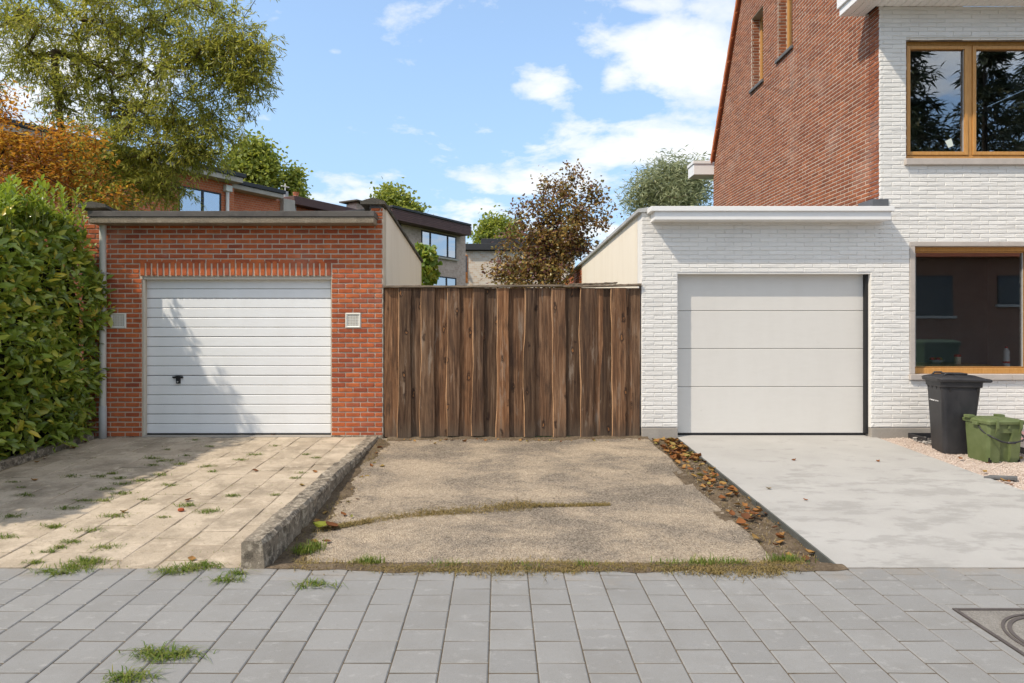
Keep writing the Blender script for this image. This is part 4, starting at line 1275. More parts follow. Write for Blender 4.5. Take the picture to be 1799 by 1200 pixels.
# things behind the downstairs window
def lathe(prof, c, k=16):
    return [[(c[0] + r * math.cos(2 * math.pi * j / k), c[1] + r * math.sin(2 * math.pi * j / k), c[2] + z) for j in range(k)] for r, z in prof]
plain('table_wood', (0.55, 0.36, 0.15), 0.5, 0.15, 6)
tb = thing('wooden_table', (6.2, 9.95, 0), 'light wooden table standing just inside the downstairs window', 'table')
TZ = fz(640, 9.75)
MB().box(5.72, 6.98, 9.66, 10.35, TZ - .04, TZ).build('table_top', 'table_wood', tb, bevel=0.005)
for x_ in (5.76, 6.88):
    for y_ in (9.70, 10.25):
        MB().box(x_, x_ + .06, y_, y_ + .06, 0.0, TZ - .041).build('leg', 'table_wood', tb, bevel=0.004)
MB().box(HXG + .32, HX1 - .31, Y0 + .3, 13.0, -.1, 0.0).build('room_floor', 'table_wood', house)
plain('red_plastic', (0.62, 0.05, 0.03), 0.4, 0.1)
plain('cream_label', (0.85, 0.72, 0.50), 0.5, 0.15, 30)
plain('clear_blue', (0.80, 0.84, 0.85), 0.15, 0.1)
xj = fx(1682, 9.8)
t = thing('storage_jar', (xj, 9.8, TZ), 'small cream jar with a red lid on the window table', 'jar')
MB().rings(lathe([(.040, .0), (.043, .01), (.043, .10), (.038, .108)], (xj, 9.8, TZ))).build('body', 'cream_label', t, smooth=True)
MB().rings(lathe([(.045, .105), (.045, .135), (.042, .138)], (xj, 9.8, TZ))).build('lid', 'red_plastic', t)
xj = fx(1768, 9.42)
zj = LI[2] + .08
t = thing('water_bottle', (xj, 9.42, zj), 'clear plastic bottle with a red cap standing on the inner window ledge', 'bottle')
MB().box(LI[0], LI[1], Y0 + .19, 9.62, zj - .03, zj).build('inner_ledge', 'table_wood', wlow)
MB().rings(lathe([(.036, 0), (.042, .008), (.042, .06), (.038, .075), (.042, .09), (.040, .15), (.034, .165), (.041, .18), (.041, .215), (.03, .245), (.013, .26), (.013, .272)], (xj, 9.42, zj))).build('body', 'clear_blue', t, smooth=True)
MB().rings(lathe([(.0425, .06), (.0435, .062), (.0435, .085), (.0425, .087)], (xj, 9.42, zj)), False, False).build('label_band', 'red_plastic', t)
MB().rings(lathe([(.016, .268), (.016, .288), (.014, .29)], (xj, 9.42, zj))).build('cap', 'red_plastic', t)
xj = fx(1644, 9.85)
t = thing('fruit_bowl', (xj, 9.85, TZ), 'shallow bowl with red and yellow fruit on the window table', 'bowl')
MB().rings(lathe([(.05, 0), (.06, .01), (.12, .06), (.115, .062), (.05, .015)], (xj, 9.85, TZ), 20)).build('bowl', 'grey_metal', t, smooth=True)
plain('yellow_fruit', (0.6, 0.42, 0.06), 0.4, 0.1)
for i, (dx, dy, mt) in enumerate(((-.055, 0, 'red_plastic'), (.0, .03, 'yellow_fruit'), (.05, -.01, 'yellow_fruit'), (.0, -.05, 'red_plastic'))):
    MB().rings(lathe([(.004, .03), (.026, .037), (.036, .06), (.03, .085), (.004, .098)], (xj + dx, 9.85 + dy, TZ), 12)).build('fruit', mt, t, smooth=True)

# ------------------------------------------------------------------ bins
def rrect(w, dpt, r, n=4):
    """rounded rectangle outline, counter-clockwise"""
    out = []
    for cx_, cy_, a0 in ((w / 2 - r, dpt / 2 - r, 0), (-w / 2 + r, dpt / 2 - r, 90), (-w / 2 + r, -dpt / 2 + r, 180), (w / 2 - r, -dpt / 2 + r, 270)):
        for i in range(n + 1):
            a = math.radians(a0 + 90 * i / n)
            out.append((cx_ + r * math.cos(a), cy_ + r * math.sin(a)))
    return out

class Placer:
    def __init__(self, at, rz):
        self.o, self.c, self.s = Vector(at), math.cos(rz), math.sin(rz)
    def __call__(self, x, y, z):
        return (self.o.x + self.c * x - self.s * y, self.o.y + self.s * x + self.c * y, self.o.z + z)
    def mb(self, m):
        m.v = [self(*p) for p in m.v]
        return m

m, nt, b = new_mat('black_plastic')
p = pos(nt)
n1 = noise(nt, mapping(nt, p, (1, 1, 0.5)), 5, 5, 0.65)
setp(nt, b, color=ramp(nt, n1, [(0.35, (0.014, 0.014, 0.017)), (0.7, (0.034, 0.032, 0.034))]), rough=ramp(nt, n1, [(0.3, 0.38), (0.7, 0.6)]), spec=0.45, normal=bump(nt, noise(nt, p, 300, 2), 0.08, 0.001))
MATS['black_plastic'] = m
m, nt, b = new_mat('green_plastic')
n1 = noise(nt, pos(nt), 6, 5, 0.65)
setp(nt, b, color=ramp(nt, n1, [(0.35, (0.085, 0.115, 0.038)), (0.7, (0.135, 0.165, 0.070))]), rough=ramp(nt, n1, [(0.3, 0.4), (0.7, 0.65)]), spec=0.4, normal=bump(nt, noise(nt, pos(nt), 250, 2), 0.08, 0.001))
MATS['green_plastic'] = m

bx, by = 5.62, 8.42
bz = drive_z(by) - .012
bin_ = thing('wheelie_bin', (bx, by, bz), 'black two wheeled refuse bin with a closed lid by the white wall', 'bin')
P = Placer((bx, by, bz), math.radians(-11))
# local: x runs from the front (-x, with the lettering) to the hinged back (+x)
rs = []
for z, w_, d_, xo in ((0.0, .32, .37, -.04), (.06, .33, .38, -.04), (.5, .385, .43, -.03), (.80, .43, .46, -.022), (.805, .455, .50, -.02), (.87, .465, .51, -.02)):
    rs.append([(x + xo, y, z) for x, y in rrect(w_, d_, .045)])
body = P.mb(MB().rings(rs)).build('body', 'black_plastic', bin_, bevel=0.004)
rb = MB()
for yy in (-.17, -.06, .06, .17):                         # gussets under the rim on the front
    rb.add([(-.245, yy - .012, .80), (-.245, yy + .012, .80), (-.205, yy + .012, .64), (-.205, yy - .012, .64), (-.19, yy - .012, .80), (-.19, yy + .012, .80)],
           [(0, 1, 2, 3), (0, 3, 4), (1, 5, 2)])
for xx in (-.15, .15):
    rb.add([(xx - .012, -.243, .80), (xx + .012, -.243, .80), (xx + .012, -.205, .66), (xx - .012, -.205, .66), (xx - .012, -.19, .80), (xx + .012, -.19, .80)],
           [(0, 3, 2, 1), (0, 4, 3), (1, 2, 5)])
P.mb(rb).build('rim_gusset', 'black_plastic', bin_)
rs = []
for z, w_, d_, xo in ((.868, .525, .55, -.02), (.905, .54, .565, -.02), (.925, .51, .53, -.015), (.945, .36, .42, .0), (.952, .31, .36, .01)):
    rs.append([(x + xo, y, z - .02 * (x + .3) * (z > .9)) for x, y in rrect(w_, d_, .06)])
lid = P.mb(MB().rings(rs)).build('lid', 'black_plastic', bin_, bevel=0.005)
P.mb(MB().box(-.12, .10, -.10, .10, .945, .968)).build('lid_panel', 'black_plastic', lid, bevel=0.012, seg=3)
for yy in (-.16, .16):
    P.mb(MB().tube([(-.20, yy, .925), (-.17, yy, .965), (-.09, yy, .965), (-.06, yy, .935)], .012, 8)).build('lid_grip', 'black_plastic', lid, smooth=True)
P.mb(MB().tube([(.28, -.25, .885), (.29, -.2, .89), (.29, .2, .89), (.28, .25, .885)], .017, 10)).build('handle_bar', 'black_plastic', bin_, smooth=True)
for yy in (-.235, .235):
    P.mb(MB().box(.18, .285, yy - .02, yy + .02, .865, .905)).build('handle_arm', 'black_plastic', bin_, bevel=0.008)
    wc = (.15, yy + (-.01 if yy < 0 else .01), .10)
    wb = MB()
    for r0, y0_, y1_ in ((.10, -.025, .025),):
        wb.rings([[(wc[0] + r * math.cos(2 * math.pi * j / 28), wc[1] + yo, wc[2] + r * math.sin(2 * math.pi * j / 28)) for j in range(28)] for r, yo in ((.02, -.028), (.085, -.028), (.10, -.02), (.10, .02), (.085, .028), (.02, .028))])
    P.mb(wb).build('wheel', 'black_rubber', bin_)
P.mb(MB().box(.08, .22, -.17, .17, .07, .13)).build('axle_housing', 'black_plastic', bin_, bevel=0.01)
tc = bpy.data.curves.new('lettering', 'FONT')
tc.body = 'IGEAN'
tc.size = 0.085
tc.align_x = 'CENTER'
tc.extrude = 0.0006
tc.offset = 0.0022
tc.materials.append(plain('white_print', (0.75, 0.75, 0.75), 0.5, 0.05))
tmp = bpy.data.objects.new('lettering_source', tc)
COL.objects.link(tmp)
bpy.context.view_layer.update()
tme = bpy.data.meshes.new_from_object(tmp.evaluated_get(bpy.context.evaluated_depsgraph_get()))
bpy.data.objects.remove(tmp)
to = bpy.data.objects.new('lettering', tme)
link(to, bin_, P(-.2295, 0.02, .62))
nx = math.radians(-11)
to.rotation_euler = (Matrix.Rotation(nx, 3, 'Z') @ Matrix(((0, 0, -1), (-1, 0, 0), (0, 1, 0))) @ Matrix.Rotation(math.radians(-5.0), 3, 'X')).to_euler()

gx_, gy_ = 5.77, 7.98
gz = drive_z(gy_) - .014
gb_ = thing('food_waste_bin', (gx_, gy_, gz), 'small green plastic caddy with a hanging black carrying handle on the gravel', 'bin')
P = Placer((gx_, gy_, gz), math.radians(3))
SQ = .83
P.mb = lambda m, P=P: (setattr(m, 'v', [P(p[0] * SQ, p[1], p[2]) for p in m.v]), m)[1]
rs = []
outl = lambda w_, d_: [(-w_ / 2, -d_ / 2 + .03), (-w_ / 2 + .03, -d_ / 2), (-.075, -d_ / 2), (-.065, -d_ / 2 + .03), (.075, -d_ / 2 + .03), (.085, -d_ / 2), (w_ / 2 - .03, -d_ / 2), (w_ / 2, -d_ / 2 + .03), (w_ / 2, d_ / 2 - .03), (w_ / 2 - .03, d_ / 2), (-w_ / 2 + .03, d_ / 2), (-w_ / 2, d_ / 2 - .03)]
flat = lambda w_, d_: [(-w_ / 2, -d_ / 2 + .03), (-w_ / 2 + .03, -d_ / 2), (-.075, -d_ / 2), (-.065, -d_ / 2), (.075, -d_ / 2), (.085, -d_ / 2), (w_ / 2 - .03, -d_ / 2), (w_ / 2, -d_ / 2 + .03), (w_ / 2, d_ / 2 - .03), (w_ / 2 - .03, d_ / 2), (-w_ / 2 + .03, d_ / 2), (-w_ / 2, d_ / 2 - .03)]
for z, w_, d_, fn in ((0, .475, .34, outl), (.20, .49, .365, outl), (.335, .50, .385, outl), (.338, .50, .385, flat), (.43, .505, .39, flat), (.44, .505, .39, flat)):
    rs.append([(x, y, z) for x, y in fn(w_, d_)])
P.mb(MB().rings(rs)).build('body', 'green_plastic', gb_, bevel=0.004)
for xx in (-.205, .205):
    P.mb(MB().box(xx - .018, xx + .018, -.172, -.15, -.001, .055)).build('foot_slot', 'dark_gap', gb_)
lid = P.mb(MB().rings([[(x, y, z) for x, y in rrect(w_, d_, .03)] for z, w_, d_ in ((.437, .535, .43), (.470, .540, .435), (.485, .51, .40), (.495, .44, .33))])).build('lid', 'green_plastic', gb_, bevel=0.004)
for xx in (-.255, .19):
    P.mb(MB().box(xx - .045, xx + .05, .06, .15, .480, .518)).build('hinge', 'green_plastic', lid, bevel=0.008)
for xx in (-.155, .185):
    P.mb(MB().add([(xx - .018, -.232, .49), (xx + .018, -.232, .49), (xx + .012, -.240, .40), (xx - .006, -.212, .33), (xx - .012, -.212, .33), (xx - .018, -.240, .40),
                   (xx - .018, -.218, .49), (xx + .018, -.218, .49), (xx + .012, -.222, .40), (xx - .006, -.200, .33), (xx - .012, -.200, .33), (xx - .018, -.222, .40)],
                  [(0, 1, 2, 5), (5, 2, 3, 4), (7, 6, 11, 8), (8, 11, 10, 9), (0, 6, 7, 1), (1, 7, 8, 2), (2, 8, 9, 3), (3, 9, 10, 4), (4, 10, 11, 5), (5, 11, 6, 0)])).build('latch_clip', 'green_plastic', lid)
P.mb(MB().box(-.295, -.25, -.06, .02, .415, .455)).build('handle_lug', 'green_plastic', gb_, bevel=0.006)
P.mb(MB().box(.25, .29, -.06, .02, .405, .445)).build('handle_lug', 'green_plastic', gb_, bevel=0.006)
pts = []
for i in range(25):
    a = math.pi * (i / 24)
    pts.append((-.262 * math.cos(a) + .004, -.03 - .225 * min(1, math.sin(a) * 1.6), .435 - .195 * math.sin(a) ** .55))
P.mb(MB().tube(pts, .0095, 8)).build('carry_handle', 'black_plastic', gb_, smooth=True)
P.mb(MB().tube([(-.05, -.262, .241), (.06, -.262, .240)], .014, 8)).build('hand_grip', 'black_plastic', gb_, smooth=True)
P.mb(MB().box(.02, .05, -.208, -.19, .385, .425)).build('lock_boss', 'green_plastic', gb_, bevel=0.003)

# odds and ends by the white wall
t = thing('plastic_tray', (5.62, 9.02, drive_z(9.02)), 'low black plastic tray lying against the plinth behind the refuse bin', 'tray')
ZT = drive_z(9.0)
tr = MB()
tr.box(5.50, 6.1, 9.17, 9.19, ZT - .01, ZT + .075); tr.box(5.50, 5.52, 8.80, 9.169, ZT - .01, ZT + .07); tr.box(5.521, 6.1, 8.80, 9.169, ZT - .01, ZT + .012)
tr.build('tray', 'black_plastic', t, bevel=0.004)
plain('scrap', (0.40, 0.375, 0.345), 0.85, 0.4, 40, 0.3)
rub = MB()
for i in range(46):
    x_, y_ = random.uniform(5.43, 5.80), random.uniform(8.72, 9.02)
    r_ = random.uniform(.008, .022)
    zz = drive_z(y_) + random.uniform(0.0, .05)
    rs = []
    for kz in (-.5, .5):
        rs.append([(x_ + r_ * 1.8 * math.cos(a) * random.uniform(.5, 1.2), y_ + r_ * math.sin(a) * random.uniform(.5, 1.2), zz + kz * r_ * random.uniform(.4, 1)) for a in (0, 1.2, 2.5, 3.7, 5.0)])
    rub.rings(rs)
tag(rub.build('rubble', 'scrap'), 'heap of pale broken mortar scraps on the gravel beside the refuse bin', 'rubble', kind='stuff')
t = thing('board_stack', (6.62, 8.35, drive_z(8.35)), 'short stack of grey boards on a black base beside the green caddy', 'boards')
MB().box(6.30, 6.95, 8.2, 8.7, drive_z(8.4) - .02, drive_z(8.4) + .07).build('base', 'black_plastic', t, bevel=0.005)
plain('board_grey', (0.33, 0.31, 0.32), 0.8, 0.15, 10)
plain('board_pink', (0.50, 0.30, 0.31), 0.8, 0.15, 10)
for i, mt in enumerate(('board_grey', 'board_grey', 'board_pink', 'board_grey', 'board_pink', 'board_grey')):
    z_ = drive_z(8.4) + .072 + i * .038
    MB().box(6.29 + .01 * (i % 2), 6.93, 8.19 + .008 * (i % 3), 8.68, z_, z_ + .036).build('board', mt, t, bevel=0.003)
X_, Y_, Z_ = on_drive(1763, 842)
t = MB().add([(X_ - .17, Y_ + .05, Z_ + .0), (X_ + .10, Y_ - .06, Z_), (X_ + .16, Y_ + .02, Z_), (X_ - .06, Y_ + .11, Z_), (X_ - .17, Y_ + .05, Z_ + .022), (X_ + .10, Y_ - .06, Z_ + .03), (X_ + .16, Y_ + .02, Z_ + .03), (X_ - .06, Y_ + .11, Z_ + .022)],
             [(0, 3, 2, 1), (4, 5, 6, 7), (0, 1, 5, 4), (1, 2, 6, 5), (2, 3, 7, 6), (3, 0, 4, 7)]).build('slate_piece', 'bluestone', bevel=0.003)
tag(t, 'flat grey broken piece of stone on the gravel edge', 'stone')
X_, Y_, Z_ = on_drive(318, 898)
mb = MB().rings([[(X_ + r * math.cos(a) * 1.4 * random.uniform(.85, 1.1), Y_ + r * math.sin(a), Z_ + h) for a in np.linspace(0, 2 * math.pi, 9)[:-1]] for r, h in ((.012, 0), (.022, .008), (.02, .022), (.01, .028))])
tag(mb.build('brick_fragment', 'red_brick'), 'small chip of red brick lying on the tiled drive', 'brick chip')

# ------------------------------------------------------------------ plants
T_RHOMB = (np.array([(0, 0, 0), (.45, -.5, .06), (1, 0, -.06), (.45, .5, .06)], float), [np.array([(0, 1, 2, 3)])])
T_LAUREL = (np.array([(0, 0, 0), (.28, .40, .05), (.30, 0, -.01), (.28, -.40, .05), (.66, .42, .02), (.68, 0, -.045), (.66, -.42, .02), (1, 0, -.13)], float),
            [np.array([(0, 2, 1), (0, 3, 2), (4, 5, 7), (5, 6, 7)]), np.array([(1, 2, 5, 4), (2, 3, 6, 5)])])
T_BROAD = (np.array([(0, 0, 0), (.3, -.48, .05), (.75, -.32, .0), (1, 0, -.08), (.75, .32, .0), (.3, .48, .05)], float),
           [np.array([(0, 1, 2, 3), (0, 3, 4, 5)])])
def norm(a):
    return a / np.maximum(np.linalg.norm(a, axis=-1, keepdims=True), 1e-9)

def leaf_frames(axis, nrm):
    axis = norm(axis)
    side = norm(np.cross(nrm, axis))
    return axis, side, np.cross(axis, side)

def leaves(name, C, axis, nrm, L, W, tmpl, mat, smooth=True):
    T, faces = tmpl
    a, s, u = leaf_frames(axis, nrm)
    L = np.asarray(L)[:, None, None] * np.ones((len(C), 1, 1)); W = np.asarray(W)[:, None, None] * np.ones((len(C), 1, 1))
    V = C[:, None] + L * T[None, :, 0:1] * a[:, None] + W * T[None, :, 1:2] * s[:, None] + L * T[None, :, 2:3] * u[:, None]
    k = len(T)
    Fq = [(f[None] + k * np.arange(len(C))[:, None, None]).reshape(-1, f.shape[1]) for f in faces]
    return np_mesh(name, V.reshape(-1, 3), Fq, mat, smooth)

def rand_dir(n):
    return norm(RNG.normal(size=(n, 3)))

def skeleton(trunk, targets, step=0.35, up=0.25, jit=0.06, order_from=None):
    """nodes + parents: every target is tied to the nearest wood already grown"""
    nodes = [np.array(p, float) for p in trunk]
    par = [-1] + list(range(len(trunk) - 1))
    root = np.array(order_from if order_from is not None else trunk[-1], float)
    tips = []
    for t in sorted(targets, key=lambda q: np.linalg.norm(np.array(q) - root)):
        t = np.array(t)
        A = np.array(nodes)
        dv = t - A
        dist = np.linalg.norm(dv, axis=1)
        cost = dist + np.where(A[:, 2] > t[2], up * (A[:, 2] - t[2]) * 2, 0)
        i = int(np.argmin(cost))
        n = max(1, int(dist[i] / step))
        p0 = nodes[i]
        cur = i
        bow = RNG.normal(size=3) * dist[i] * 0.10 + np.array([0, 0, dist[i] * 0.08])
        for k in range(1, n + 1):
            f = k / n
            q = p0 + (t - p0) * f + bow * math.sin(math.pi * f) + RNG.normal(size=3) * jit * (0 if k == n else 1)
            nodes.append(q)
            par.append(cur)
            cur = len(nodes) - 1
        tips.append(cur)
    return np.array(nodes), par, tips

def wood(nodes, par, r_tip, r_max, k=6, expo=2.2):
    n = len(nodes)
    acc = np.zeros(n)
    ch = np.zeros(n, int)
    for i in range(n - 1, -1, -1):
        if ch[i] == 0:
            acc[i] = r_tip ** expo
        if par[i] >= 0:
            acc[par[i]] += acc[i]
            ch[par[i]] += 1
    r = np.minimum(acc ** (1 / expo), r_max)
    mb = MB()
    for i in range(n):
        if par[i] >= 0:
            a, c = nodes[par[i]], nodes[i]
            if np.linalg.norm(c - a) < 1e-4:
                continue
            ra = min(r[par[i]], r[i] * 1.35)
            mb.tube([a, c], [ra, r[i]], k if r[i] > 0.02 else 4, caps=False)
    return mb

def in_ellipsoids(ells):
    pts = []
    for (c, r, n) in ells:
        q = rand_dir(n) * (RNG.uniform(0.15, 1, (n, 1)) ** 0.55)
        pts.append(np.array(c) + q * np.array(r))
    return np.concatenate(pts)

def tree(name, base, trunk, ells, label, mat, bark, leaf, per, sigma, droop, tmpl=T_RHOMB, r_tip=0.006, r_max=0.16, group=None, step=0.35,
         strands=0, strand_len=(0.3, 0.8), keep=None, cat='tree', flat=0.0, jit=0.05, along=3):
    t = thing(name, base, label, cat, group)
    tg = in_ellipsoids(ells)
    if keep is not None:
        tg = tg[keep(tg)]
    nodes, par, tips = skeleton(trunk, tg, step, jit=jit)
    wmb = wood(nodes, par, r_tip, r_max)
    src = []
    for tip in tips:
        i = tip
        for _ in range(along):
            src.append(nodes[i])
            if par[i] < len(trunk): break
            i = par[i]
    src = np.array(src)
    C, A = [], []
    if strands:
        for s in src:
            for _ in range(strands):
                L = RNG.uniform(*strand_len)
                out = RNG.normal(size=3) * np.array([1, 1, .3]); out[2] += .2
                out = out / np.linalg.norm(out)
                m = max(4, int(L * per))
                pts = [s + RNG.normal(size=3) * sigma * .4]
                v = out
                for k in range(m):
                    v = norm(v + np.array([0, 0, -droop]) * 2.2 / m + RNG.normal(size=3) * .22)
                    pts.append(pts[-1] + v * L / m)
                    sd = norm(np.cross(v, RNG.normal(size=3)))
                    C.append(pts[-1]); A.append(norm(v * .7 + sd * .8 + np.array([0, 0, -droop * .55])))
                if RNG.uniform() < .6:
                    wmb.tube(pts[::2], .0035, 3, caps=False)
        C, A = np.array(C), np.array(A)
    else:
        n = len(src) * per
        C = np.repeat(src, per, 0) + RNG.normal(size=(n, 3)) * sigma * np.array([1, 1, 1 - flat * .6])
        A = norm(RNG.normal(size=(n, 3)) * np.array([1, 1, .7 * (1 - flat)]) + np.array([0, 0, -droop]))
    if keep is not None:
        kk = keep(C)
        C, A = C[kk], A[kk]
    n = len(C)
    nr = rand_dir(n) + np.array([0, 0, .6 + 2.5 * flat])
    L = RNG.uniform(leaf[0], leaf[1], n)
    W = L * RNG.uniform(leaf[2] * .8, leaf[2] * 1.2, n)
    wmb.build('trunk', bark, t)
    o = bpy.data.objects.new('crown', leaves('crown', C, A, nr, L, W, tmpl, mat))
    link(o, t)
    o['kind'] = 'stuff'
    return t, n

def P3(px, py, Y):
    return np.array([(px - CX) / F * Y, Y, CZ + (CY - py) / F * Y])

def px_ell(Y, lst, depth=1.0):
    """crown masses given as seen: (px, py, half width px, half height px, count)"""
    return [(P3(a, b_, Y + (dy[0] if dy else 0)), (w_ / F * Y, depth * w_ / F * Y, h_ / F * Y), n) for (a, b_, w_, h_, n, *dy) in lst]

# --- laurel hedge
hedge = thing('laurel_hedge', (-5.9, 7.2, -.1), 'tall glossy green cherry laurel hedge beside the brick garage', 'hedge')
def h_top(y): return np.interp(y, [4.9, 6.2, 7.3, 8.0, 8.7, 9.15], [2.35, 2.5, 2.72, 2.95, 2.95, 2.55])
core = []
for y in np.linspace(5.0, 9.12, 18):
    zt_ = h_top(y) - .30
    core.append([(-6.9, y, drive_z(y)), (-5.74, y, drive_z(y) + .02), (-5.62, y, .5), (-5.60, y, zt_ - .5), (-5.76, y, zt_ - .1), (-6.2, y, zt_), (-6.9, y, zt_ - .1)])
MB().rings(core).build('light_block_core', 'hedge_core', hedge)  # unseen dark solid added inside the leaves to block light
n = 12500
part_ = RNG.uniform(size=n)
yy = RNG.uniform(4.95, 9.17, n)
zt_ = h_top(yy)
v = RNG.uniform(0, 1, n) ** .95
# outline in section: up the drive side, over the shoulder, along the top
zz = drive_z(yy) + .06 + v * (zt_ - drive_z(yy) - .10)
bul = -5.47 + .19 * np.sin(np.clip((zz + .1) / 3.0, 0, 1) * np.pi) + .06 * np.sin(3.1 * yy + 2.3 * zz) + .05 * np.sin(6.3 * zz + 1.7 * yy)
sh = np.clip((zz - (zt_ - .45)) / .45, 0, 1)
xx = bul - .38 * sh ** 2
face = np.stack([xx - np.abs(RNG.normal(0, .10, n)), yy, zz], 1)
nrm_f = norm(np.stack([1.0 - .6 * sh, np.zeros(n), .25 + 1.1 * sh], 1))
istop = part_ < .22
nt_ = istop.sum()
face[istop] = np.stack([RNG.uniform(-6.8, -5.45, nt_), yy[istop], zt_[istop] - .02 - np.abs(RNG.normal(0, .08, nt_)) + .05 * np.sin(5 * yy[istop])], 1)
nrm_f[istop] = np.array([.1, 0, 1])
isend = (part_ > .93)                                     # the end towards the street
ne = isend.sum()
face[isend] = np.stack([RNG.uniform(-6.8, -5.3, ne), 4.95 + np.abs(RNG.normal(0, .06, ne)), drive_z(5.0) + RNG.uniform(.05, 2.4, ne)], 1)
nrm_f[isend] = np.array([0, -1, .2])
ax = norm(nrm_f * RNG.uniform(.1, 1.0, (n, 1)) + RNG.normal(size=(n, 3)) * .95 + np.array([0, 0, -.15]))
nr = norm(nrm_f * .8 + np.array([0, -.1, .7]) + RNG.normal(size=(n, 3)) * .6)
L = RNG.uniform(.075, .185, n)
W = L * RNG.uniform(.38, .48, n)
near_ = np.argsort(-(face[:, 0] * 3 + L * 8 - np.abs(face[:, 1] - 8.4) * 1.0 + RNG.uniform(0, .8, n)) + 1e3 * (istop | isend | (face[:, 2] < .3) | (face[:, 1] < 7.5)))[:280]
sel = np.zeros(n, bool); sel[near_] = True
o = bpy.data.objects.new('foliage', leaves('foliage', face[~sel], ax[~sel], nr[~sel], L[~sel], W[~sel], T_LAUREL, 'laurel'))
link(o, hedge); o['kind'] = 'stuff'
leafm = leaves('leaf', np.zeros((1, 3)), np.array([[1., 0, 0]]), np.array([[0, 0, 1.]]), np.array([1.]), np.array([.41]), T_LAUREL, 'laurel')
A_, S_, U_ = leaf_frames(ax[sel], nr[sel])
for c, a, s, u, l in zip(face[sel], A_, S_, U_, L[sel]):
    o = bpy.data.objects.new('leaf', leafm)
    link(o, hedge, c)
    o.rotation_euler = Matrix((a, s, u)).transposed().to_euler()
    o.scale = (l, l, l)
# young upright shoots along the top
C, A, NR, LL = [], [], [], []
stems = MB()
for i in range(90):
    y = RNG.uniform(7.0, 9.05)
    x = RNG.uniform(-6.2, -5.42)
    z0 = float(h_top(y)) - .25
    hgt = RNG.uniform(.25, .62) * (1.0 if y > 7.6 else .75)
    tilt = np.array([RNG.normal(0, .12), RNG.normal(0, .12), 1])
    pts = [np.array([x, y, z0]) + tilt * hgt * f for f in np.linspace(0, 1, 6)]
    stems.tube(pts, [.006, .006, .005, .005, .004, .003], 5, caps=False)
    m = int(hgt / .035)
    for k in range(m):
        f = .25 + .75 * k / m
        ang = 2.4 * k + i
        d_ = np.array([math.cos(ang), math.sin(ang), .75 + f * .8])
        C.append(np.array([x, y, z0]) + tilt * hgt * f); A.append(d_); NR.append(np.array([-math.cos(ang) * .8, -math.sin(ang) * .8, 1.0])); LL.append(RNG.uniform(.075, .13))
stems.build('shoot_stems', 'green_stem', hedge)
o = bpy.data.objects.new('young_leaves', leaves('young_leaves', np.array(C), np.array(A), np.array(NR), np.array(LL), np.array(LL) * .40, T_LAUREL, 'laurel_young'))
link(o, hedge); o['kind'] = 'stuff'

# --- trees seen over the walls
YW = 13.0
wb_ = P3(118, 640, YW); wb_[2] = 0
wtrunk = [wb_ + np.array([0, 0, -.1]), wb_ + np.array([.05, 0, 1.5]), P3(118, 300, YW), P3(108, 230, YW), P3(100, 160, YW), P3(95, 90, YW)]
tree('willow_tree', tuple(wb_), wtrunk,
     px_ell(YW, [(60, 60, 120, 100, 60), (220, 30, 130, 80, 70), (360, 60, 80, 70, 40), (160, 150, 120, 80, 55), (300, 150, 110, 70, 50), (415, 105, 58, 62, 46), (458, 100, 28, 30, 10), (430, 170, 30, 40, 12),
                 (240, 235, 110, 60, 60), (360, 235, 60, 50, 34), (250, 300, 65, 42, 40), (335, 270, 36, 26, 14), (200, 335, 60, 28, 26), (305, 335, 30, 18, 6), (150, 300, 60, 50, 24), (300, -60, 170, 80, 40), (100, -90, 160, 90, 40), (-90, 60, 110, 140, 40)], .8),
     'large spreading willow with drooping narrow yellowish green leaves behind the brick garage', 'willow_leaf', 'bark', (.085, .135, .21), 32, .10, .55,
     strands=3, strand_len=(.30, .70), r_tip=.007, r_max=.17, jit=.07, along=2)
YM = 10.9
mb_ = P3(-30, 640, YM); mb_[2] = 0
tree('maple_tree', tuple(mb_), [mb_ + np.array([0, 0, -.1]), mb_ + np.array([.05, 0, 1.6]), P3(-20, 330, YM), P3(0, 280, YM)],
     px_ell(YM, [(45, 292, 75, 16, 30), (25, 252, 60, 14, 22), (115, 262, 62, 10, 20), (0, 205, 34, 12, 10), (12, 168, 22, 10, 6), (75, 325, 70, 14, 22), (-60, 260, 90, 90, 40), (140, 300, 45, 12, 14), (195, 348, 34, 10, 9), (35, 345, 60, 16, 18), (90, 235, 50, 10, 10), (150, 240, 28, 8, 6)], 1.0),
     'Japanese maple with orange and bronze leaves above the laurel hedge', 'maple_leaf', 'dark_bark', (.05, .095, .5), 17, .15, .35, tmpl=T_BROAD, r_tip=.005, r_max=.09, flat=.5, step=.25, along=2)
def simple_tree(name, px, Y, ells, label, mat, leaf, per, sigma, droop, tmpl=T_RHOMB, keep=None, group=None, bark='bark', r_max=.16, depth=.8, r_tip=.012, **kw):
    b0 = P3(px, 580, Y); b0[2] = -.1
    top = min(e[1] for e in ells)
    zt_ = CZ + (CY - top) / F * Y
    tk = [b0, b0 + np.array([0, 0, zt_ * .35]), b0 + np.array([.1, 0, zt_ * .6]), b0 + np.array([0, 0, zt_ * .8])]
    return tree(name, tuple(b0 + np.array([0, 0, .1])), tk, px_ell(Y, ells, depth), label, mat, bark, leaf, per, sigma, droop, tmpl, group=group, r_tip=r_tip, r_max=r_max, keep=keep, **kw)
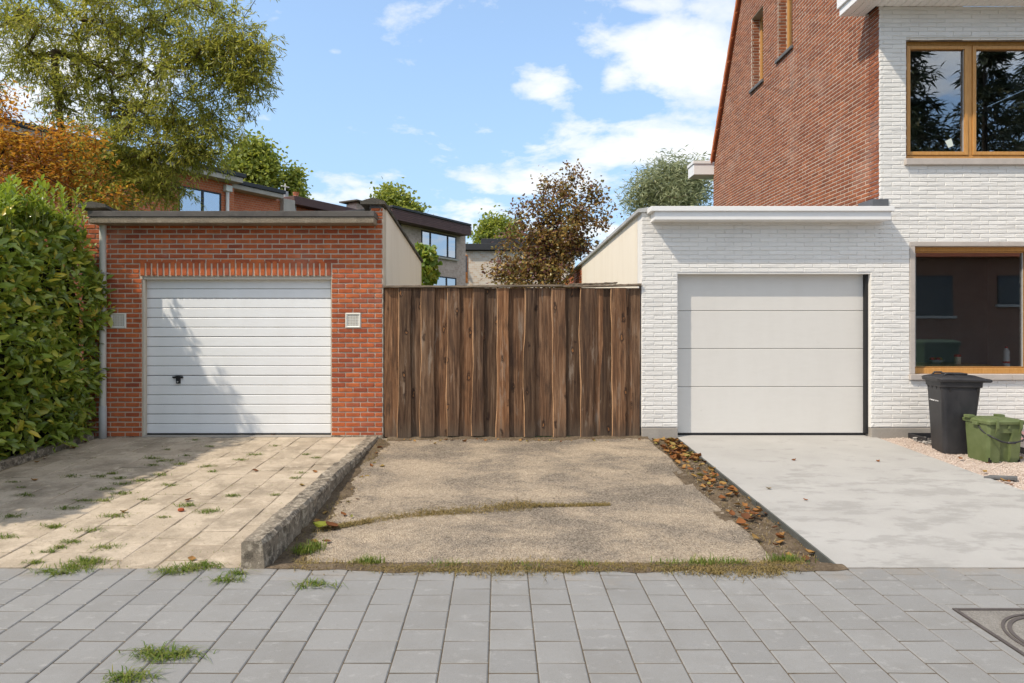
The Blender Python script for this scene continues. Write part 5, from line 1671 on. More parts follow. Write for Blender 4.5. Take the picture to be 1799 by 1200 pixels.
simple_tree('poplar_tree', 443, 46, [(441, 262, 9, 24, 22), (425, 275, 8, 24, 18), (458, 270, 9, 22, 20), (474, 282, 8, 26, 18), (408, 290, 8, 26, 16), (487, 300, 7, 22, 12), (396, 305, 6, 22, 10), (440, 300, 36, 20, 44), (452, 325, 44, 24, 50), (415, 325, 24, 26, 26), (440, 355, 55, 40, 40)],
            'tall leafy green poplar rising behind the red terrace roofs', 'poplar_leaf', (.20, .36, .65), 8, .38, .1, T_BROAD)
simple_tree('young_poplar', 520, 47, [(518, 310, 13, 18, 18), (512, 330, 24, 12, 16), (520, 345, 22, 20, 16)],
            'slim young poplar growing beside the tall one behind the roofs', 'poplar_leaf', (.18, .30, .75), 14, .28, .1, T_BROAD)
simple_tree('lime_tree', 690, 42, [(684, 345, 26, 20, 36), (705, 352, 24, 18, 22), (720, 366, 20, 12, 14), (695, 375, 40, 18, 26), (742, 372, 8, 10, 5)],
            'light green broadleaf tree behind the brown house roof', 'poplar_leaf', (.16, .28, .7), 10, .28, .1, T_BROAD)
simple_tree('ash_tree', 868, 56, [(862, 396, 16, 16, 26), (885, 402, 18, 18, 24), (846, 412, 12, 16, 16), (905, 405, 12, 16, 10), (880, 425, 44, 20, 40)],
            'dark green tree standing behind the cream brick house', 'poplar_leaf', (.20, .36, .7), 11, .38, .1, T_BROAD)
def clear_of_garage(q):
    return (q[:, 0] < 1.80) | (q[:, 2] > 3.18)
simple_tree('copper_beech', 965, 16.6, [(1010, 310, 10, 26, 7), (990, 335, 12, 26, 9), (963, 325, 26, 10, 8), (1040, 335, 20, 18, 8), (1058, 352, 18, 12, 6), (945, 362, 30, 14, 10), (905, 372, 18, 10, 5), (985, 372, 46, 26, 28), (1035, 385, 36, 26, 16), (1065, 385, 16, 14, 5), (985, 425, 62, 34, 70), (925, 410, 34, 26, 16), (890, 425, 20, 16, 6), (1020, 440, 40, 40, 34), (960, 465, 60, 34, 60), (900, 470, 40, 24, 22), (878, 480, 22, 16, 8), (950, 500, 80, 40, 60)],
            'copper beech with purple brown leaves growing behind the board fence', 'beech_leaf', (.06, .105, .62), 12, .13, -.05, T_BROAD, keep=clear_of_garage, bark='dark_bark', r_max=.07, r_tip=.0045, step=.22, depth=1.0)
simple_tree('silver_willow', 1175, 30, [(1150, 318, 14, 22, 14), (1172, 305, 12, 18, 14), (1195, 312, 12, 22, 16), (1220, 305, 12, 18, 12), (1128, 335, 14, 16, 10), (1112, 348, 12, 12, 6), (1175, 335, 50, 20, 44), (1225, 330, 30, 30, 26), (1180, 355, 70, 20, 50)],
            'pale silvery green willow behind the house garage', 'silver_leaf', (.20, .36, .16), 24, .34, .1)
yv = 14.15
vine = thing('climbing_vine', (fx(750, yv), yv, 0), 'leafy yellowish green climber hanging past the end of the stuccoed wall', 'climber')
q = in_ellipsoids([(P3(750, 447, yv), (.20, .25, .25), 260), (P3(752, 480, yv), (.2, .3, .35), 300), (P3(738, 440, yv), (.14, .2, .12), 90), (P3(762, 455, yv), (.12, .2, .14), 80), (P3(750, 560, yv), (.2, .25, .8), 260)])
n = len(q)
o = bpy.data.objects.new('foliage', leaves('foliage', q, norm(RNG.normal(size=(n, 3)) + np.array([0, -.4, -.6])), norm(RNG.normal(size=(n, 3)) * .5 + np.array([.2, -.7, .6])), RNG.uniform(.09, .14, n), RNG.uniform(.07, .11, n), T_BROAD, 'vine_leaf'))
link(o, vine); o['kind'] = 'stuff'
MB().tube([(fx(750, yv), yv, -.1), (fx(748, yv), yv + .05, 1.2), (fx(750, yv), yv, 2.3), (fx(752, yv), yv, 3.0)], [.03, .025, .02, .01], 6).build('stem', 'bark', vine)

# --- conifers across the road (they show in the panes)
def conifer(name, x, y, h, r, label, n_tier=22):
    b0 = np.array([x, y, -.3])
    t = thing(name, tuple(b0), label, 'tree')
    wmb = MB().tube([b0, b0 + np.array([.1, 0, h * .5]), b0 + np.array([0, 0, h])], [.28, .18, .03], 8)
    C, A = [], []
    for i in range(n_tier):
        z = h * (.16 + .82 * i / n_tier)
        rr_ = r * (1.05 - (i / n_tier) ** 1.2) * RNG.uniform(.75, 1.1)
        for k in range(7):
            a = RNG.uniform(0, 6.28)
            ln = rr_ * RNG.uniform(.6, 1.1)
            pts = []
            for f in np.linspace(.05, 1, 9):
                pts.append(b0 + np.array([math.cos(a) * ln * f, math.sin(a) * ln * f, z + .22 * ln * f - .38 * ln * f * f]))
            wmb.tube(pts[::2], [.03, .02, .015, .01, .005], 4, caps=False)
            for pnt in pts[1:]:
                for _ in range(7):
                    C.append(pnt + RNG.normal(size=3) * .16)
                    A.append(np.array([math.cos(a), math.sin(a), -.5]) + RNG.normal(size=3) * .6)
    C, A = np.array(C), np.array(A)
    n = len(C)
    wmb.build('trunk', 'dark_bark', t)
    o = bpy.data.objects.new('crown', leaves('crown', C, A, rand_dir(n) + np.array([0, 0, .5]), RNG.uniform(.4, .9, n), RNG.uniform(.07, .16, n), T_RHOMB, 'conifer_leaf'))
    link(o, t); o['kind'] = 'stuff'
conifer('pine_tree', 25.0, -24.0, 22.0, 5.6, 'tall dark pine behind the house across the road, mirrored in the upstairs window')
conifer('cypress_tree', 31.0, -25.0, 23.0, 5.4, 'broad dark conifer next to the tall pine across the road')
conifer('cedar_tree', 28.5, -31.0, 26.0, 6.0, 'wide dark cedar rising behind the pine across the road')
conifer('fir_tree', 37.0, -28.0, 24.0, 5.0, 'dark fir at the end of the conifer row across the road')
conifer('spruce_tree', 15.0, -12.5, 9.0, 1.8, 'dark spruce at the garden corner across the road')

# ------------------------------------------------------------------ houses behind
def brick_tex(name, c1, c2, mortar_c, scale, bw=.5, rh=.25, axis='xz', rough=.9):
    """brickwork too far away to pick the bricks apart"""
    m, nt, b = new_mat(name)
    tc = N(nt, 'ShaderNodeTexCoord').outputs['Object']
    sp = N(nt, 'ShaderNodeSeparateXYZ', {0: tc})
    u = mth(nt, 'ADD', sp.outputs[0], sp.outputs[1])
    vec = N(nt, 'ShaderNodeCombineXYZ', {0: u, 1: sp.outputs[2], 2: 0.0}).outputs[0]
    bt = N(nt, 'ShaderNodeTexBrick', {'Vector': vec, 'Color1': c1, 'Color2': c2, 'Mortar': mortar_c, 'Scale': scale, 'Mortar Size': .02, 'Brick Width': bw, 'Row Height': rh, 'Bias': 0.0})
    n1 = noise(nt, tc, 1.5, 4)
    c = mixc(nt, ramp(nt, n1, [(0.4, 0.0), (0.8, 0.25)]), bt.outputs[0], tuple(x * .6 for x in c1))
    setp(nt, b, color=c, rough=rough, spec=.2, normal=bump(nt, bt.outputs['Fac'], -.3, .01))
    MATS[name] = m
brick_tex('terrace_brick', (0.50, 0.125, 0.055), (0.60, 0.175, 0.075), (0.48, 0.32, 0.23), 2.4)
brick_tex('brown_brick', (0.46, 0.33, 0.27), (0.60, 0.46, 0.385), (0.52, 0.44, 0.39), 2.4)
brick_tex('cream_brick', (0.70, 0.63, 0.54), (0.60, 0.44, 0.31), (0.70, 0.66, 0.60), 2.0)
plain('dark_fascia', (0.035, 0.036, 0.040), 0.6, 0.2, 2)
plain('grey_soffit', (0.42, 0.38, 0.33), 0.8, 0.15, 2)
plain('brown_fascia', (0.10, 0.05, 0.042), 0.65, 0.25, 2)
plain('dark_frame', (0.020, 0.020, 0.022), 0.5, 0.1)
plain('curtain', (0.55, 0.56, 0.58), 0.8, 0.15, 2)
m, nt, b = new_mat('clad_board')
tc = N(nt, 'ShaderNodeTexCoord').outputs['Object']
g1 = noise(nt, mapping(nt, tc, (1.2, 1.2, 14)), 2, 5, .6)
setp(nt, b, color=ramp(nt, g1, [(0.3, (0.085, 0.042, 0.038)), (0.7, (0.165, 0.085, 0.075))]), rough=.6, spec=.3)
MATS['clad_board'] = m
orange_wood = plain('orange_wood', (0.45, 0.16, 0.04), 0.5, 0.15)

DU = Vector((0.516, 0.857, 0)).normalized()                # the terrace runs obliquely away
DO = Vector((DU.y, -DU.x, 0))                              # outward, towards us
class Facade:
    """frame along an oblique facade: s metres along, o metres outward, z up"""
    def __init__(self, px0, Yd):
        self.b = Vector(((px0 - CX) / F * Yd, Yd, 0))
    def s_at(self, px, o=0.0):
        k = (px - CX) / F
        q = self.b + DO * o
        return (k * q.y - q.x) / (DU.x - k * DU.y)
    def pt(self, s, o, z):
        q = self.b + DU * s + DO * o
        return (q.x, q.y, z)
    def z_at(self, px, py, o=0.0):
        q = self.b + DU * self.s_at(px, o) + DO * o
        return CZ + (CY - py) / F * q.y
    def box(self, mb, s0, s1, o0, o1, z0, z1, z0b=None, z1b=None):
        z0b = z0 if z0b is None else z0b
        z1b = z1 if z1b is None else z1b
        mb.add([self.pt(s0, o1, z0), self.pt(s1, o1, z0b), self.pt(s1, o0, z0b), self.pt(s0, o0, z0), self.pt(s0, o1, z1), self.pt(s1, o1, z1b), self.pt(s1, o0, z1b), self.pt(s0, o0, z1)],
               [(0, 3, 2, 1), (4, 5, 6, 7), (0, 1, 5, 4), (1, 2, 6, 5), (2, 3, 7, 6), (3, 0, 4, 7)])
        return mb
    def window(self, parent, s0, s1, z0, z1, splits, sill=False):
        fr = MB()
        f = .07
        self.box(fr, s0, s0 + f, -.02, .03, z0, z1); self.box(fr, s1 - f, s1, -.02, .03, z0, z1)
        self.box(fr, s0 + f, s1 - f, -.02, .029, z0, z0 + f); self.box(fr, s0 + f, s1 - f, -.02, .029, z1 - f, z1)
        xs = [s0 + f] + [q for sp_ in splits for q in (sp_ - .06, sp_ + .06)] + [s1 - f]
        for sp_ in splits:
            self.box(fr, sp_ - .06, sp_ + .06, -.02, .028, z0 + f, z1 - f)
        wo = fr.build('window', 'dark_frame', parent)
        for a, c in zip(xs[0::2], xs[1::2]):
            self.box(MB(), a, c, .004, .010, z0 + f, z1 - f).build('pane', 'far_glass', wo)
            self.box(MB(), a, c, -.016, -.012, z0 + f, z1 - f).build('blind', 'curtain', wo)
        if sill:
            self.box(MB(), s0 - .1, s1 + .1, .0, .14, z0 - .09, z0 - .002).build('sill', 'grey_soffit', wo)

# two red terrace houses, then a third with a brown eave
A = Facade(285, 27.0)
h1 = thing('terrace_house', A.pt(0, 0, 0), 'red brick terrace house with a wide two part window and white downpipe', 'house')
e1 = A.s_at(411)
zt1 = A.z_at(400, 305)
wz = zt1 - .42
A.box(MB(), -6, e1, -8, 0, -.2, wz).build('wall', 'terrace_brick', h1)
rf1 = A.box(MB(), -6.5, A.s_at(430, .5), -8.2, .62, wz + .24, zt1).build('roof', 'dark_fascia', h1, bevel=.02)
A.box(MB(), -6.45, A.s_at(426, .5), -8.2, .55, wz + .01, wz + .235).build('eave_soffit', 'grey_soffit', h1, bevel=.02)
s0, s1 = A.s_at(313), A.s_at(388)
A.window(h1, s0, s1, wz - 3.0, wz - .50, [(s0 * .45 + s1 * .55)])
sd = A.s_at(397)
q0, q1 = A.pt(sd, .10, 0), A.pt(sd, .10, wz - .35)
MB().tube([q0, q1], .075, 10).build('downpipe', 'white_plastic', h1, smooth=True)
A.box(MB(), sd - .16, sd + .16, .01, .24, wz - .40, wz - .12).build('rainwater_head', 'white_plastic', h1, bevel=.03)

B = Facade(411, A.pt(e1, 0, 0)[1] + .6)
h2 = thing('terrace_house', B.pt(0, 0, 0), 'lower red brick terrace house with a grey corner pier and roof vent', 'house')
e2 = B.s_at(505)
zt2 = B.z_at(455, 330)
wz2 = zt2 - .40
B.box(MB(), -1, e2, -8, 0, -.2, wz2).build('wall', 'terrace_brick', h2)
rf2 = B.box(MB(), -.5, B.s_at(500, .5), -8.2, .6, wz2 + .22, zt2).build('roof', 'dark_fascia', h2, bevel=.02)
B.box(MB(), -.5, B.s_at(498, .5), -8.1, .52, wz2 + .01, wz2 + .215).build('eave_soffit', 'grey_soffit', h2, bevel=.02)
s0, s1 = B.s_at(408 + 4), B.s_at(474)
B.window(h2, s0, s1, wz2 - 3.0, wz2 - 1.10, [(s0 + s1) / 2])
B.box(MB(), B.s_at(492), e2 + .25, -.1, .25, -.2, wz2 + .1).build('corner_pier', 'grey_soffit', h2)
sv = B.s_at(501, -1.0)
MB().tube([B.pt(sv, -1, zt2 - .1), B.pt(sv, -1, zt2 + .35)], .16, 10).build('vent_cowl', 'grey_metal', rf2)
MB().tube([B.pt(sv, -1, zt2 + .3), B.pt(sv, -1, zt2 + .75)], .03, 6).build('mast', 'white_plastic', rf2)
MB().tube([B.pt(sv - .25, -1, zt2 + .6), B.pt(sv + .25, -1, zt2 + .6)], .03, 6).build('mast_arm', 'white_plastic', rf2)

Cc = Facade(508, B.pt(e2, 0, 0)[1] + .5)
h3 = thing('terrace_house', Cc.pt(0, 0, 0), 'red brick terrace house with a dark brown sloping eave and a clay chimney pot', 'house')
e3 = Cc.s_at(640)
zt3 = Cc.z_at(560, 357)
wz3 = zt3 - .42
Cc.box(MB(), 0, e3, -8, 0, -.2, wz3).build('wall', 'terrace_brick', h3)
rf3 = Cc.box(MB(), Cc.s_at(512, .3), e3 + .5, -8.2, .5, wz3 + .01, zt3).build('roof', 'brown_fascia', h3, bevel=.02)
sv = Cc.s_at(520, -.8)
MB().tube([Cc.pt(sv, -.8, zt3 - .1), Cc.pt(sv, -.8, zt3 + .35), Cc.pt(sv, -.8, zt3 + .5)], [.15, .13, .17], 10).build('chimney_pot', 'terrace_brick', rf3)
MB().tube([Cc.pt(Cc.s_at(515), .12, 0), Cc.pt(Cc.s_at(515), .12, wz3)], .07, 8).build('downpipe', 'white_plastic', h3, smooth=True)
cs, cz_ = Cc.s_at(636, -2.0), 0
zc = Cc.z_at(636, 369, -2.0)
zc2 = Cc.z_at(636, 358, -2.0)
chn = Cc.box(MB(), cs - .7, cs + .8, -2.6, -1.8, zc - 1.0, zc2 - .12).build('chimney', 'brown_brick', h3)
Cc.box(MB(), cs - 1.0, cs + 1.1, -2.9, -1.5, zc2 - .02, zc2 + .06).build('chimney_cap', 'old_coping', chn)
for d_ in (-.6, -.1, .4):
    Cc.box(MB(), cs + d_, cs + d_ + .16, -2.5, -1.85, zc2 - .121, zc2 - .018).build('chimney_brick', 'brown_brick', chn)

D_ = Facade(690, 32.5)
h4 = thing('brown_house', D_.pt(0, 0, 0), 'brown brick house with a purplish brown boarded roof edge and dark framed windows', 'house')
e4 = D_.s_at(818)
zt4 = D_.z_at(760, 383, .5)
zb4 = D_.z_at(760, 401, .5)
D_.box(MB(), -.2, e4, -8, 0, -.2, zb4 + .1).build('wall', 'brown_brick', h4)
D_.box(MB(), -.9, D_.s_at(830, .8), -8.3, .75, zt4 - .01, zt4 + .1).build('roof', 'dark_fascia', h4, bevel=.015)
fs = D_.box(MB(), -.85, D_.s_at(828, .7), -8.2, .66, zb4, zt4 - .012).build('roof_edge', 'brown_fascia', h4)
nb = 6
for i in range(nb):
    a, c = zb4 + (zt4 - .012 - zb4) * i / nb, zb4 + (zt4 - .012 - zb4) * (i + 1) / nb
    D_.box(MB(), -.86, D_.s_at(829, .7), .661, .68, a + .008, c - .004).build('cladding_board', 'clad_board', fs)
s0, s1 = D_.s_at(740), D_.s_at(801)
zw1, zw0 = D_.z_at(770, 410), D_.z_at(770, 451)
D_.window(h4, s0, s1, zw0, zw1 , [s0 + (s1 - s0) * .24, s0 + (s1 - s0) * .74], True)
zl1 = D_.z_at(780, 486)
D_.window(h4, D_.s_at(757), s1, zl1 - 2.0, zl1, [D_.s_at(757) + (s1 - D_.s_at(757)) * .6])
s2 = D_.s_at(701)
D_.window(h4, s2 - .4, s2 + .12, zw0, zw1 + .1, [])

Ye = 43.0
cw = thing('cream_house', (fx(860, Ye), Ye, 0), 'pale cream brick house with a flat dark roof, partly hidden by the copper beech', 'house')
MB().box(fx(817, Ye), fx(1010, Ye), Ye, Ye + 9, -.2, fz(441, Ye)).build('wall', 'cream_brick', cw)
MB().box(fx(815, Ye), fx(1014, Ye), Ye - .3, Ye + 9.2, fz(440, Ye), fz(429, Ye)).build('roof', 'dark_fascia', cw, bevel=.02)
MB().box(fx(845, Ye + 3), fx(960, Ye + 3), Ye + 3, Ye + 6, fz(429, Ye), fz(419, Ye + 3)).build('roof_light', 'dark_fascia', cw, bevel=.02)
wo = MB().box(fx(817.5, Ye), fx(822, Ye), Ye - .03, Ye - .002, fz(497, Ye), fz(448, Ye)).build('window', orange_wood, cw)
MB().box(fx(818, Ye), fx(821, Ye), Ye - .04, Ye - .031, fz(478, Ye), fz(450, Ye)).build('pane', 'far_glass', wo)

# house and container across the road (they show mirrored in the downstairs pane)
hx = thing('house_across_road', (23, -12, 0), 'brown brick house with a tiled roof across the road', 'house')
wmb = MB().box(17.2, 34, -20, -12, -.4, 4.75)
brick_tex('far_brick', (0.20, 0.075, 0.045), (0.27, 0.11, 0.065), (0.24, 0.18, 0.14), 2.4)
wl_ = wmb.build('wall', 'far_brick', hx)
MB().add([(16.8, -11.5, 4.7), (34.4, -11.5, 4.7), (34.4, -16, 8.6), (16.8, -16, 8.6), (16.8, -20.5, 4.7), (34.4, -20.5, 4.7)],
         [(0, 3, 2, 1), (3, 4, 5, 2), (0, 1, 5, 4), (0, 4, 3), (1, 2, 5)]).build('roof', 'roof_tile', hx)
for a, c, e, f in ((18.2, 20.4, 2.1, 3.9), (22.4, 23.6, 2.6, 3.9), (25, 27.5, 1, 2.8), (29, 31, 1, 2.8)):
    wo = MB().box(a, c, -12.0, -11.96, e, f).build('window', 'dark_frame', hx)
    MB().box(a + .08, c - .08, -11.958, -11.95, e + .08, f - .08).build('pane', plain('dim_pane', (0.03, 0.035, 0.04), 0.25, 0.3), wo)
    MB().box(a - .1, c + .1, -12.0, -11.85, e - .12, e - .005).build('sill', 'grey_soffit', wo)
wc_ = thing('waste_container', (16.3, -6.9, -.29), 'big dark green wheeled waste container across the road', 'container')
P = Placer((16.3, -6.9, -.29), 0)
P.mb(MB().rings([[(x, y, z) for x, y in rrect(w_, d_, .08)] for z, w_, d_ in ((.12, 1.15, .85), (.7, 1.25, .95), (1.12, 1.32, 1.02), (1.2, 1.36, 1.06))])).build('body', plain('dark_green', (0.03, 0.06, 0.03), 0.5, 0.2), wc_)
P.mb(MB().rings([[(x, y, z) for x, y in rrect(w_, d_, .08)] for z, w_, d_ in ((1.2, 1.4, 1.1), (1.28, 1.4, 1.1), (1.38, 1.1, .8))])).build('lid', 'dark_green', wc_)
for xx in (-.5, .5):
    for y_ in (-.36, .36):
        P.mb(MB().tube([(xx - .03, y_, .1), (xx + .03, y_, .1)], .1, 14)).build('wheel', 'black_rubber', wc_)

# ------------------------------------------------------------------ grass, weeds, fallen leaves
def blades(C, H, lean, W):
    """bent grass blades: two quads narrowing to a tip"""
    n = len(C)
    a = RNG.uniform(0, 2 * np.pi, n)
    d_ = np.stack([np.cos(a), np.sin(a), np.zeros(n)], 1)
    sd = np.stack([-np.sin(a), np.cos(a), np.zeros(n)], 1)
    up = np.array([0, 0, 1.0])
    Hc, lc, Wc = H[:, None], lean[:, None], W[:, None]
    m1 = C + up * Hc * .55 + d_ * Hc * lc * .35
    tip = C + up * Hc * np.clip(1 - lc * .45, .12, 1) + d_ * Hc * lc * 1.0
    V = np.stack([C - sd * Wc, C + sd * Wc, m1 + sd * Wc * .8, m1 - sd * Wc * .8, tip], 1)
    idx = 5 * np.arange(n)[:, None, None]
    return V.reshape(-1, 3), [(np.array([[0, 1, 2, 3]])[None] + idx).reshape(-1, 4), (np.array([[3, 2, 4]])[None] + idx).reshape(-1, 3)]

def grass_obj(name, C, H, lean, W, mat, label):
    V, Fq = blades(C, H, lean, W)
    return tag(link(bpy.data.objects.new(name, np_mesh(name, V, Fq, mat))), label, 'grass', kind='stuff')

tufts = [(50, 430, 1), (110, 335, .8), (20, 525, .9), (300, 395, 1.1), (235, 475, .8), (320, 545, .8), (390, 495, .9), (485, 570, 1.1), (510, 430, 1.1), (460, 360, .9), (370, 360, .7),
         (555, 328, 1.0), (480, 310, .9), (550, 285, .9), (640, 270, .9), (720, 243, .9), (765, 290, .7), (810, 195, .9), (745, 180, 1.0), (690, 168, 1.0), (935, 205, .9), (940, 408, 1.1), (840, 380, .9),
         (1050, 337, .8), (740, 435, .5), (650, 355, .6), (545, 258, .8), (450, 250, .7), (325, 250, .9), (1090, 175, .7), (1150, 152, .9), (1360, 235, .5), (1240, 333, .4), (1330, 258, .6), (1430, 165, .5),
         (1385, 150, .4), (150, 640, .7), (200, 680, .6), (385, 630, .9), (845, 155, .6), (950, 115, .6), (505, 237, .6), (755, 130, .5), (1240, 112, .5), (880, 85, .4), (255, 480, .5), (215, 590, .6), (265, 570, .5), (690, 200, .7), (960, 228, .5), (60, 275, .5), (100, 300, .4)]
C, H, Le, W = [], [], [], []
for cx_, cy_, s_ in tufts:
    X_, Y_, Z_ = on_drive(cx_ * .389, 740 + cy_ * .389)
    m = int(85 * s_)
    for _ in range(m):
        C.append((X_ + RNG.normal(0, .055 * s_), Y_ + RNG.normal(0, .026 * s_), Z_ - .004)); H.append(RNG.uniform(.012, .055) * (.6 + .4 * s_)); Le.append(RNG.uniform(.8, 2.4)); W.append(.0026)
for ri in range(15):                                       # thin moss and seedlings in the tile joints
    for _ in range(90):
        xq = RNG.uniform(-5.3, KX0); yq = EDGE + ri * TS + RNG.normal(0, .012)
        C.append((xq, yq, drive_z(yq) - .006)); H.append(RNG.uniform(.008, .025)); Le.append(RNG.uniform(.6, 1.6)); W.append(.0018)
grass_obj('drive_weeds', np.array(C), np.array(H), np.array(Le), np.array(W), 'grass', 'small green grass tufts sprouting from the joints of the tiled drive')
big = [(340, 665, 2.6, 1), (400, 640, 1.4, 1), (780, 680, 1.8, 1), (870, 665, 2.0, 1), (940, 655, 1.4, 1), (1025, 720, 1.4, .5), (1415, 742, 1.6, 1), (680, 1050, 1.3, 1), (740, 1065, 1.6, 1), (820, 1060, 1.3, 1), (600, 1160, 1.5, 1), (560, 1172, .9, 1), (1075, 690, .8, .5), (280, 690, 1.0, 1)]
C, H, Le, W = [], [], [], []
for cx_, cy_, s_, gsc in big:
    X_, Y_, Z_ = on_pave(cx_ * .389, 740 + cy_ * .389)
    for _ in range(int(62 * s_)):
        C.append((X_ + RNG.normal(0, .040 * s_), Y_ + RNG.normal(0, .016 * s_), Z_ - .004)); H.append(RNG.uniform(.018, .070)); Le.append(RNG.uniform(.9, 2.6)); W.append(.0028)
grass_obj('pavement_weeds', np.array(C), np.array(H), np.array(Le), np.array(W), 'grass', 'spreading green grass clumps growing in the grey paver joints')
# verge strip along the front of the stony drive
C, H, Le, W = [], [], [], []
for _ in range(17000):
    xq = RNG.uniform(-1.45, 2.15)
    yc_ = 4.72 + .02 * math.sin(3 * xq) + .05 * (xq > 1.9) + .06 * (xq < -.9)
    yq = yc_ + RNG.normal(0, .055 + .022 * math.sin(4.1 * xq + 1))
    if RNG.uniform() > (.40 + .60 * max(0, math.sin(4.3 * xq + 1.0 + 1.3 * math.sin(9 * xq))) * (.6 + .4 * math.sin(31 * xq))) * (1 if xq > -.8 else .35): continue
    C.append((xq, yq, pave_z(4.70) - .004 - .05 * max(0, yq - 4.76))); H.append(RNG.uniform(.012, .046)); Le.append(RNG.uniform(.8, 2.6)); W.append(.0024)
grass_obj('verge_grass', np.array(C), np.array(H), np.array(Le), np.array(W), 'dry_grass', 'ragged strip of dry straw coloured grass along the pavement edge')
C, H, Le, W = [], [], [], []
for X_, Y_, s_, m in ((-.93, 4.83, .05, 260), (1.45, 4.80, .07, 240), (1.64, 4.79, .05, 160), (2.04, 4.86, .06, 260), (-1.46, 5.12, .05, 160), (-1.40, 5.2, .04, 100), (.6, 4.74, .05, 60), (.2, 4.72, .05, 60), (-.35, 4.76, .06, 80), (1.2, 4.78, .07, 90)):
    for _ in range(m):
        yq = Y_ + RNG.normal(0, s_ * .6)
        C.append((X_ + RNG.normal(0, s_), yq, (pave_z(EDGE) - .02 if Y_ < 4.9 else mid_z(Y_) + .004))); H.append(RNG.uniform(.035, .095)); Le.append(RNG.uniform(.2, 1.1)); W.append(.0028)
grass_obj('verge_tufts', np.array(C), np.array(H), np.array(Le), np.array(W), 'grass', 'fresh green grass tufts standing in the dry verge strip')
# the crack across the stony drive
C, H, Le, W = [], [], [], []
for _ in range(7000):
    xq = RNG.uniform(-1.5, 1.02)
    yq = crack_y(xq) + RNG.normal(0, .05) * (1.5 if -1.1 < xq < .3 else .6)
    if RNG.uniform() > .72 + .28 * math.sin(9 * xq + 2 * math.sin(17 * xq)) : continue
    C.append((xq, yq, mid_z(yq) - .010)); H.append(RNG.uniform(.008, .036)); Le.append(RNG.uniform(.8, 2.4)); W.append(.0022)
grass_obj('crack_grass', np.array(C), np.array(H), np.array(Le), np.array(W), 'dry_grass', 'line of low dry grass along the crack across the stony drive')
C, H, Le, W = [], [], [], []
for _ in range(900):                                        # straw along the foot of the kerb wall and the soil strip
    if RNG.uniform() < .55:
        xq, yq = KX1 + .02 + abs(RNG.normal(0, .09)), RNG.uniform(4.9, 9.1)
    else:
        xq, yq = RNG.uniform(2.0, 2.36), RNG.uniform(4.9, 9.1)
    C.append((xq, yq, mid_z(yq) - .004)); H.append(RNG.uniform(.02, .06)); Le.append(RNG.uniform(1.2, 2.4)); W.append(.002)
grass_obj('straw_litter', np.array(C), np.array(H), np.array(Le), np.array(W), 'dry_grass', 'thin dry straw scattered along the kerb wall and the soil strip')

# crumbs of stone on the stony drive and the soil
n = 5200
gxx = RNG.uniform(KX1 + .02, 2.38, n); gyy = RNG.uniform(4.85, 9.15, n)
edge_ = (gxx > 1.95) | (gxx < KX1 + .25) | (gyy > 8.9) | (gyy < 5.0)
kp = edge_ | (RNG.uniform(size=n) < .35)
gxx, gyy = gxx[kp], gyy[kp]
n = len(gxx)
sz = RNG.uniform(0.002, 0.0075, (n, 1, 1)) * RNG.uniform(0.7, 1.3, (n, 6, 3))
V = octv[None] * sz + np.stack([gxx, gyy, mid_z(gyy) + .001 + 0.006 * np.sin(3.1 * gxx + 1.7 * gyy)], -1)[:, None]
plain('grit', (0.30, 0.25, 0.19), 0.95, 0.5, 60)
me = np_mesh('grit', V.reshape(-1, 3), [(octf[None] + 6 * np.arange(n)[:, None, None]).reshape(-1, 3)], 'grit')
tag(link(bpy.data.objects.new('grit', me)), 'loose stone grit strewn over the stony drive and soil', 'grit', kind='stuff')

# fallen leaves, each its own object, four curled shapes
LV = []
for k in range(4):
    a = [0, .25, .5, .75, 1.0]
    wv = [0, .34, .46, .30, 0]
    vs, fs = [], []
    c1, c2 = random.uniform(.15, .5), random.uniform(-.3, .5)
    for i, (t_, w_) in enumerate(zip(a, wv)):
        zc = c1 * (t_ - .5) ** 2 * 2
        w_ *= random.uniform(.8, 1.15)
        vs += [(t_ - .5, -w_, zc + abs(w_) * c2 + random.uniform(0, .06)), (t_ - .5, 0, zc), (t_ - .5, w_, zc + abs(w_) * (c2 + random.uniform(-.2, .4)) + .04)]
    for i in range(4):
        fs += [(3 * i, 3 * i + 1, 3 * i + 4, 3 * i + 3), (3 * i + 1, 3 * i + 2, 3 * i + 5, 3 * i + 4)]
    LV.append(MB().add(vs, fs).mesh('fallen_leaf', 'dead_leaf', True))
def drop_leaf(x, y, z, s_, label, group):
    o = bpy.data.objects.new('fallen_leaf', random.choice(LV))
    link(o, None, (x, y, z + s_ * .08))
    o.rotation_euler = (random.uniform(-.35, .35), random.uniform(-.35, .35), random.uniform(0, 6.28))
    o.scale = (s_, s_ * random.uniform(.7, 1.1), s_)
    tag(o, label, 'leaf', group)
g1_ = ('dry brown fallen leaf on the soil strip beside the pale concrete drive', 'fallen leaves on the soil strip')
for i in range(200):
    y = 4.95 + 4.2 * random.random() ** .9
    if random.random() < .45: y = random.uniform(7.9, 9.15)
    x = 2.03 + .34 * random.random()
    drop_leaf(x, y, mid_z(y) + .004, random.uniform(.045, .105), *g1_)
g2_ = ('small dry fallen leaf along the foot of the board fence', 'fallen leaves under the fence')
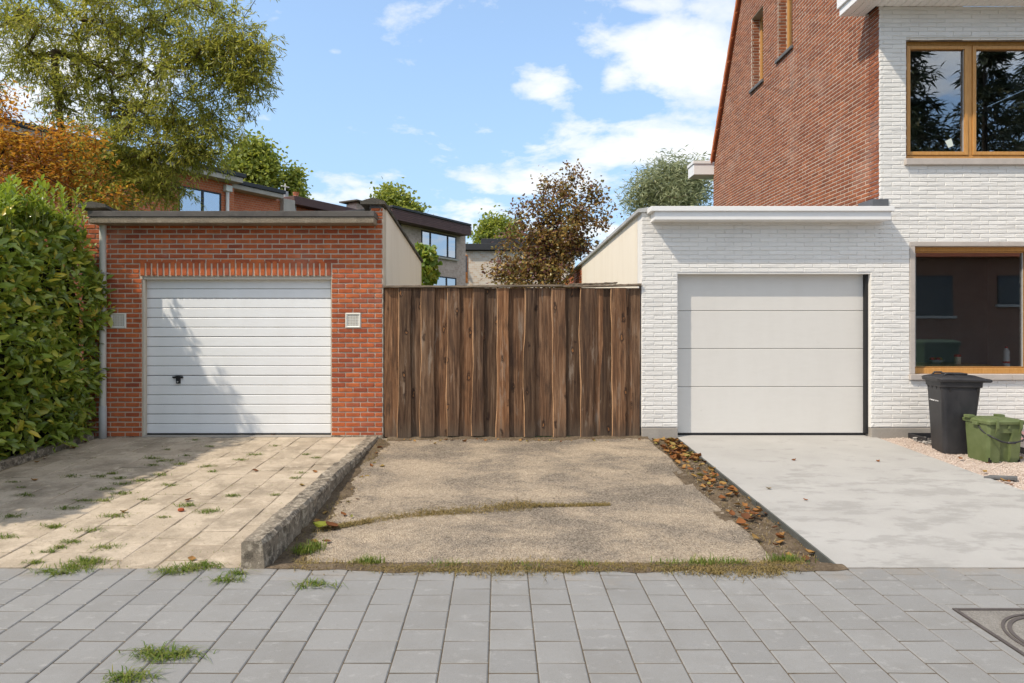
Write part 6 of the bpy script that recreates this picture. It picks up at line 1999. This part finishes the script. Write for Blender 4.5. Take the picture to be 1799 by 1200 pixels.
for i in range(46):
    y = 9.12 - abs(random.gauss(0, .10))
    x = random.uniform(-1.4, 1.88)
    drop_leaf(x, y, mid_z(y), random.uniform(.025, .055), *g2_)
g3_ = ('dry fallen leaf at the foot of the kerb wall on the stony drive', 'fallen leaves along the kerb wall')
for i in range(24):
    y = random.uniform(5.0, 8.8)
    x = KX1 + .05 + abs(random.gauss(0, .12))
    drop_leaf(x, y, mid_z(y), random.uniform(.035, .075), *g3_)
g4_ = ('single dry fallen leaf lying on the tiled drive', 'fallen leaves on the tiled drive')
for px_, py_ in ((65, 813), (80, 806), (10, 822), (128, 788), (448, 828), (553, 830), (530, 854), (217, 901), (337, 983), (330, 880), (60, 845), (480, 765), (150, 778)):
    X_, Y_, Z_ = on_drive(px_, py_)
    drop_leaf(X_, Y_, Z_, random.uniform(.05, .08), *g4_)
g5_ = ('single dry fallen leaf lying on the pale concrete drive', 'fallen leaves on the concrete drive')
for px_, py_ in ((1415, 880), (1395, 809), (1542, 811), (1350, 860)):
    X_, Y_, Z_ = on_drive(px_, py_)
    drop_leaf(X_, Y_, Z_ + .004, random.uniform(.04, .06), *g5_)
g6_ = ('dry reddish fallen leaf on the pinkish gravel', 'fallen leaves on the gravel')
for px_, py_ in ((1688, 807), (1735, 815), (1770, 847), (1778, 852), (1792, 806), (1762, 846), (1650, 790), (1730, 830)):
    X_, Y_, Z_ = on_drive(px_, py_)
    drop_leaf(X_, Y_, Z_ + .002, random.uniform(.04, .08), *g6_)
for px_, py_, s_, lab in ((560, 922, .16, 'large pale green fallen leaf beside the kerb wall'), (583, 920, .13, 'large crumpled rust red fallen leaf beside the kerb wall')):
    X_, Y_, Z_ = on_drive(px_, py_)
    o = bpy.data.objects.new('fallen_leaf', LV[1 if 'green' in lab else 2].copy())
    o.data.materials[0] = MATS['vine_leaf'] if 'green' in lab else MATS['dead_leaf']
    link(o, None, (X_, Y_, mid_z(Y_) + .02)); o.rotation_euler = (.15, .2, 1.1); o.scale = (s_, s_, s_)
    tag(o, lab, 'leaf')
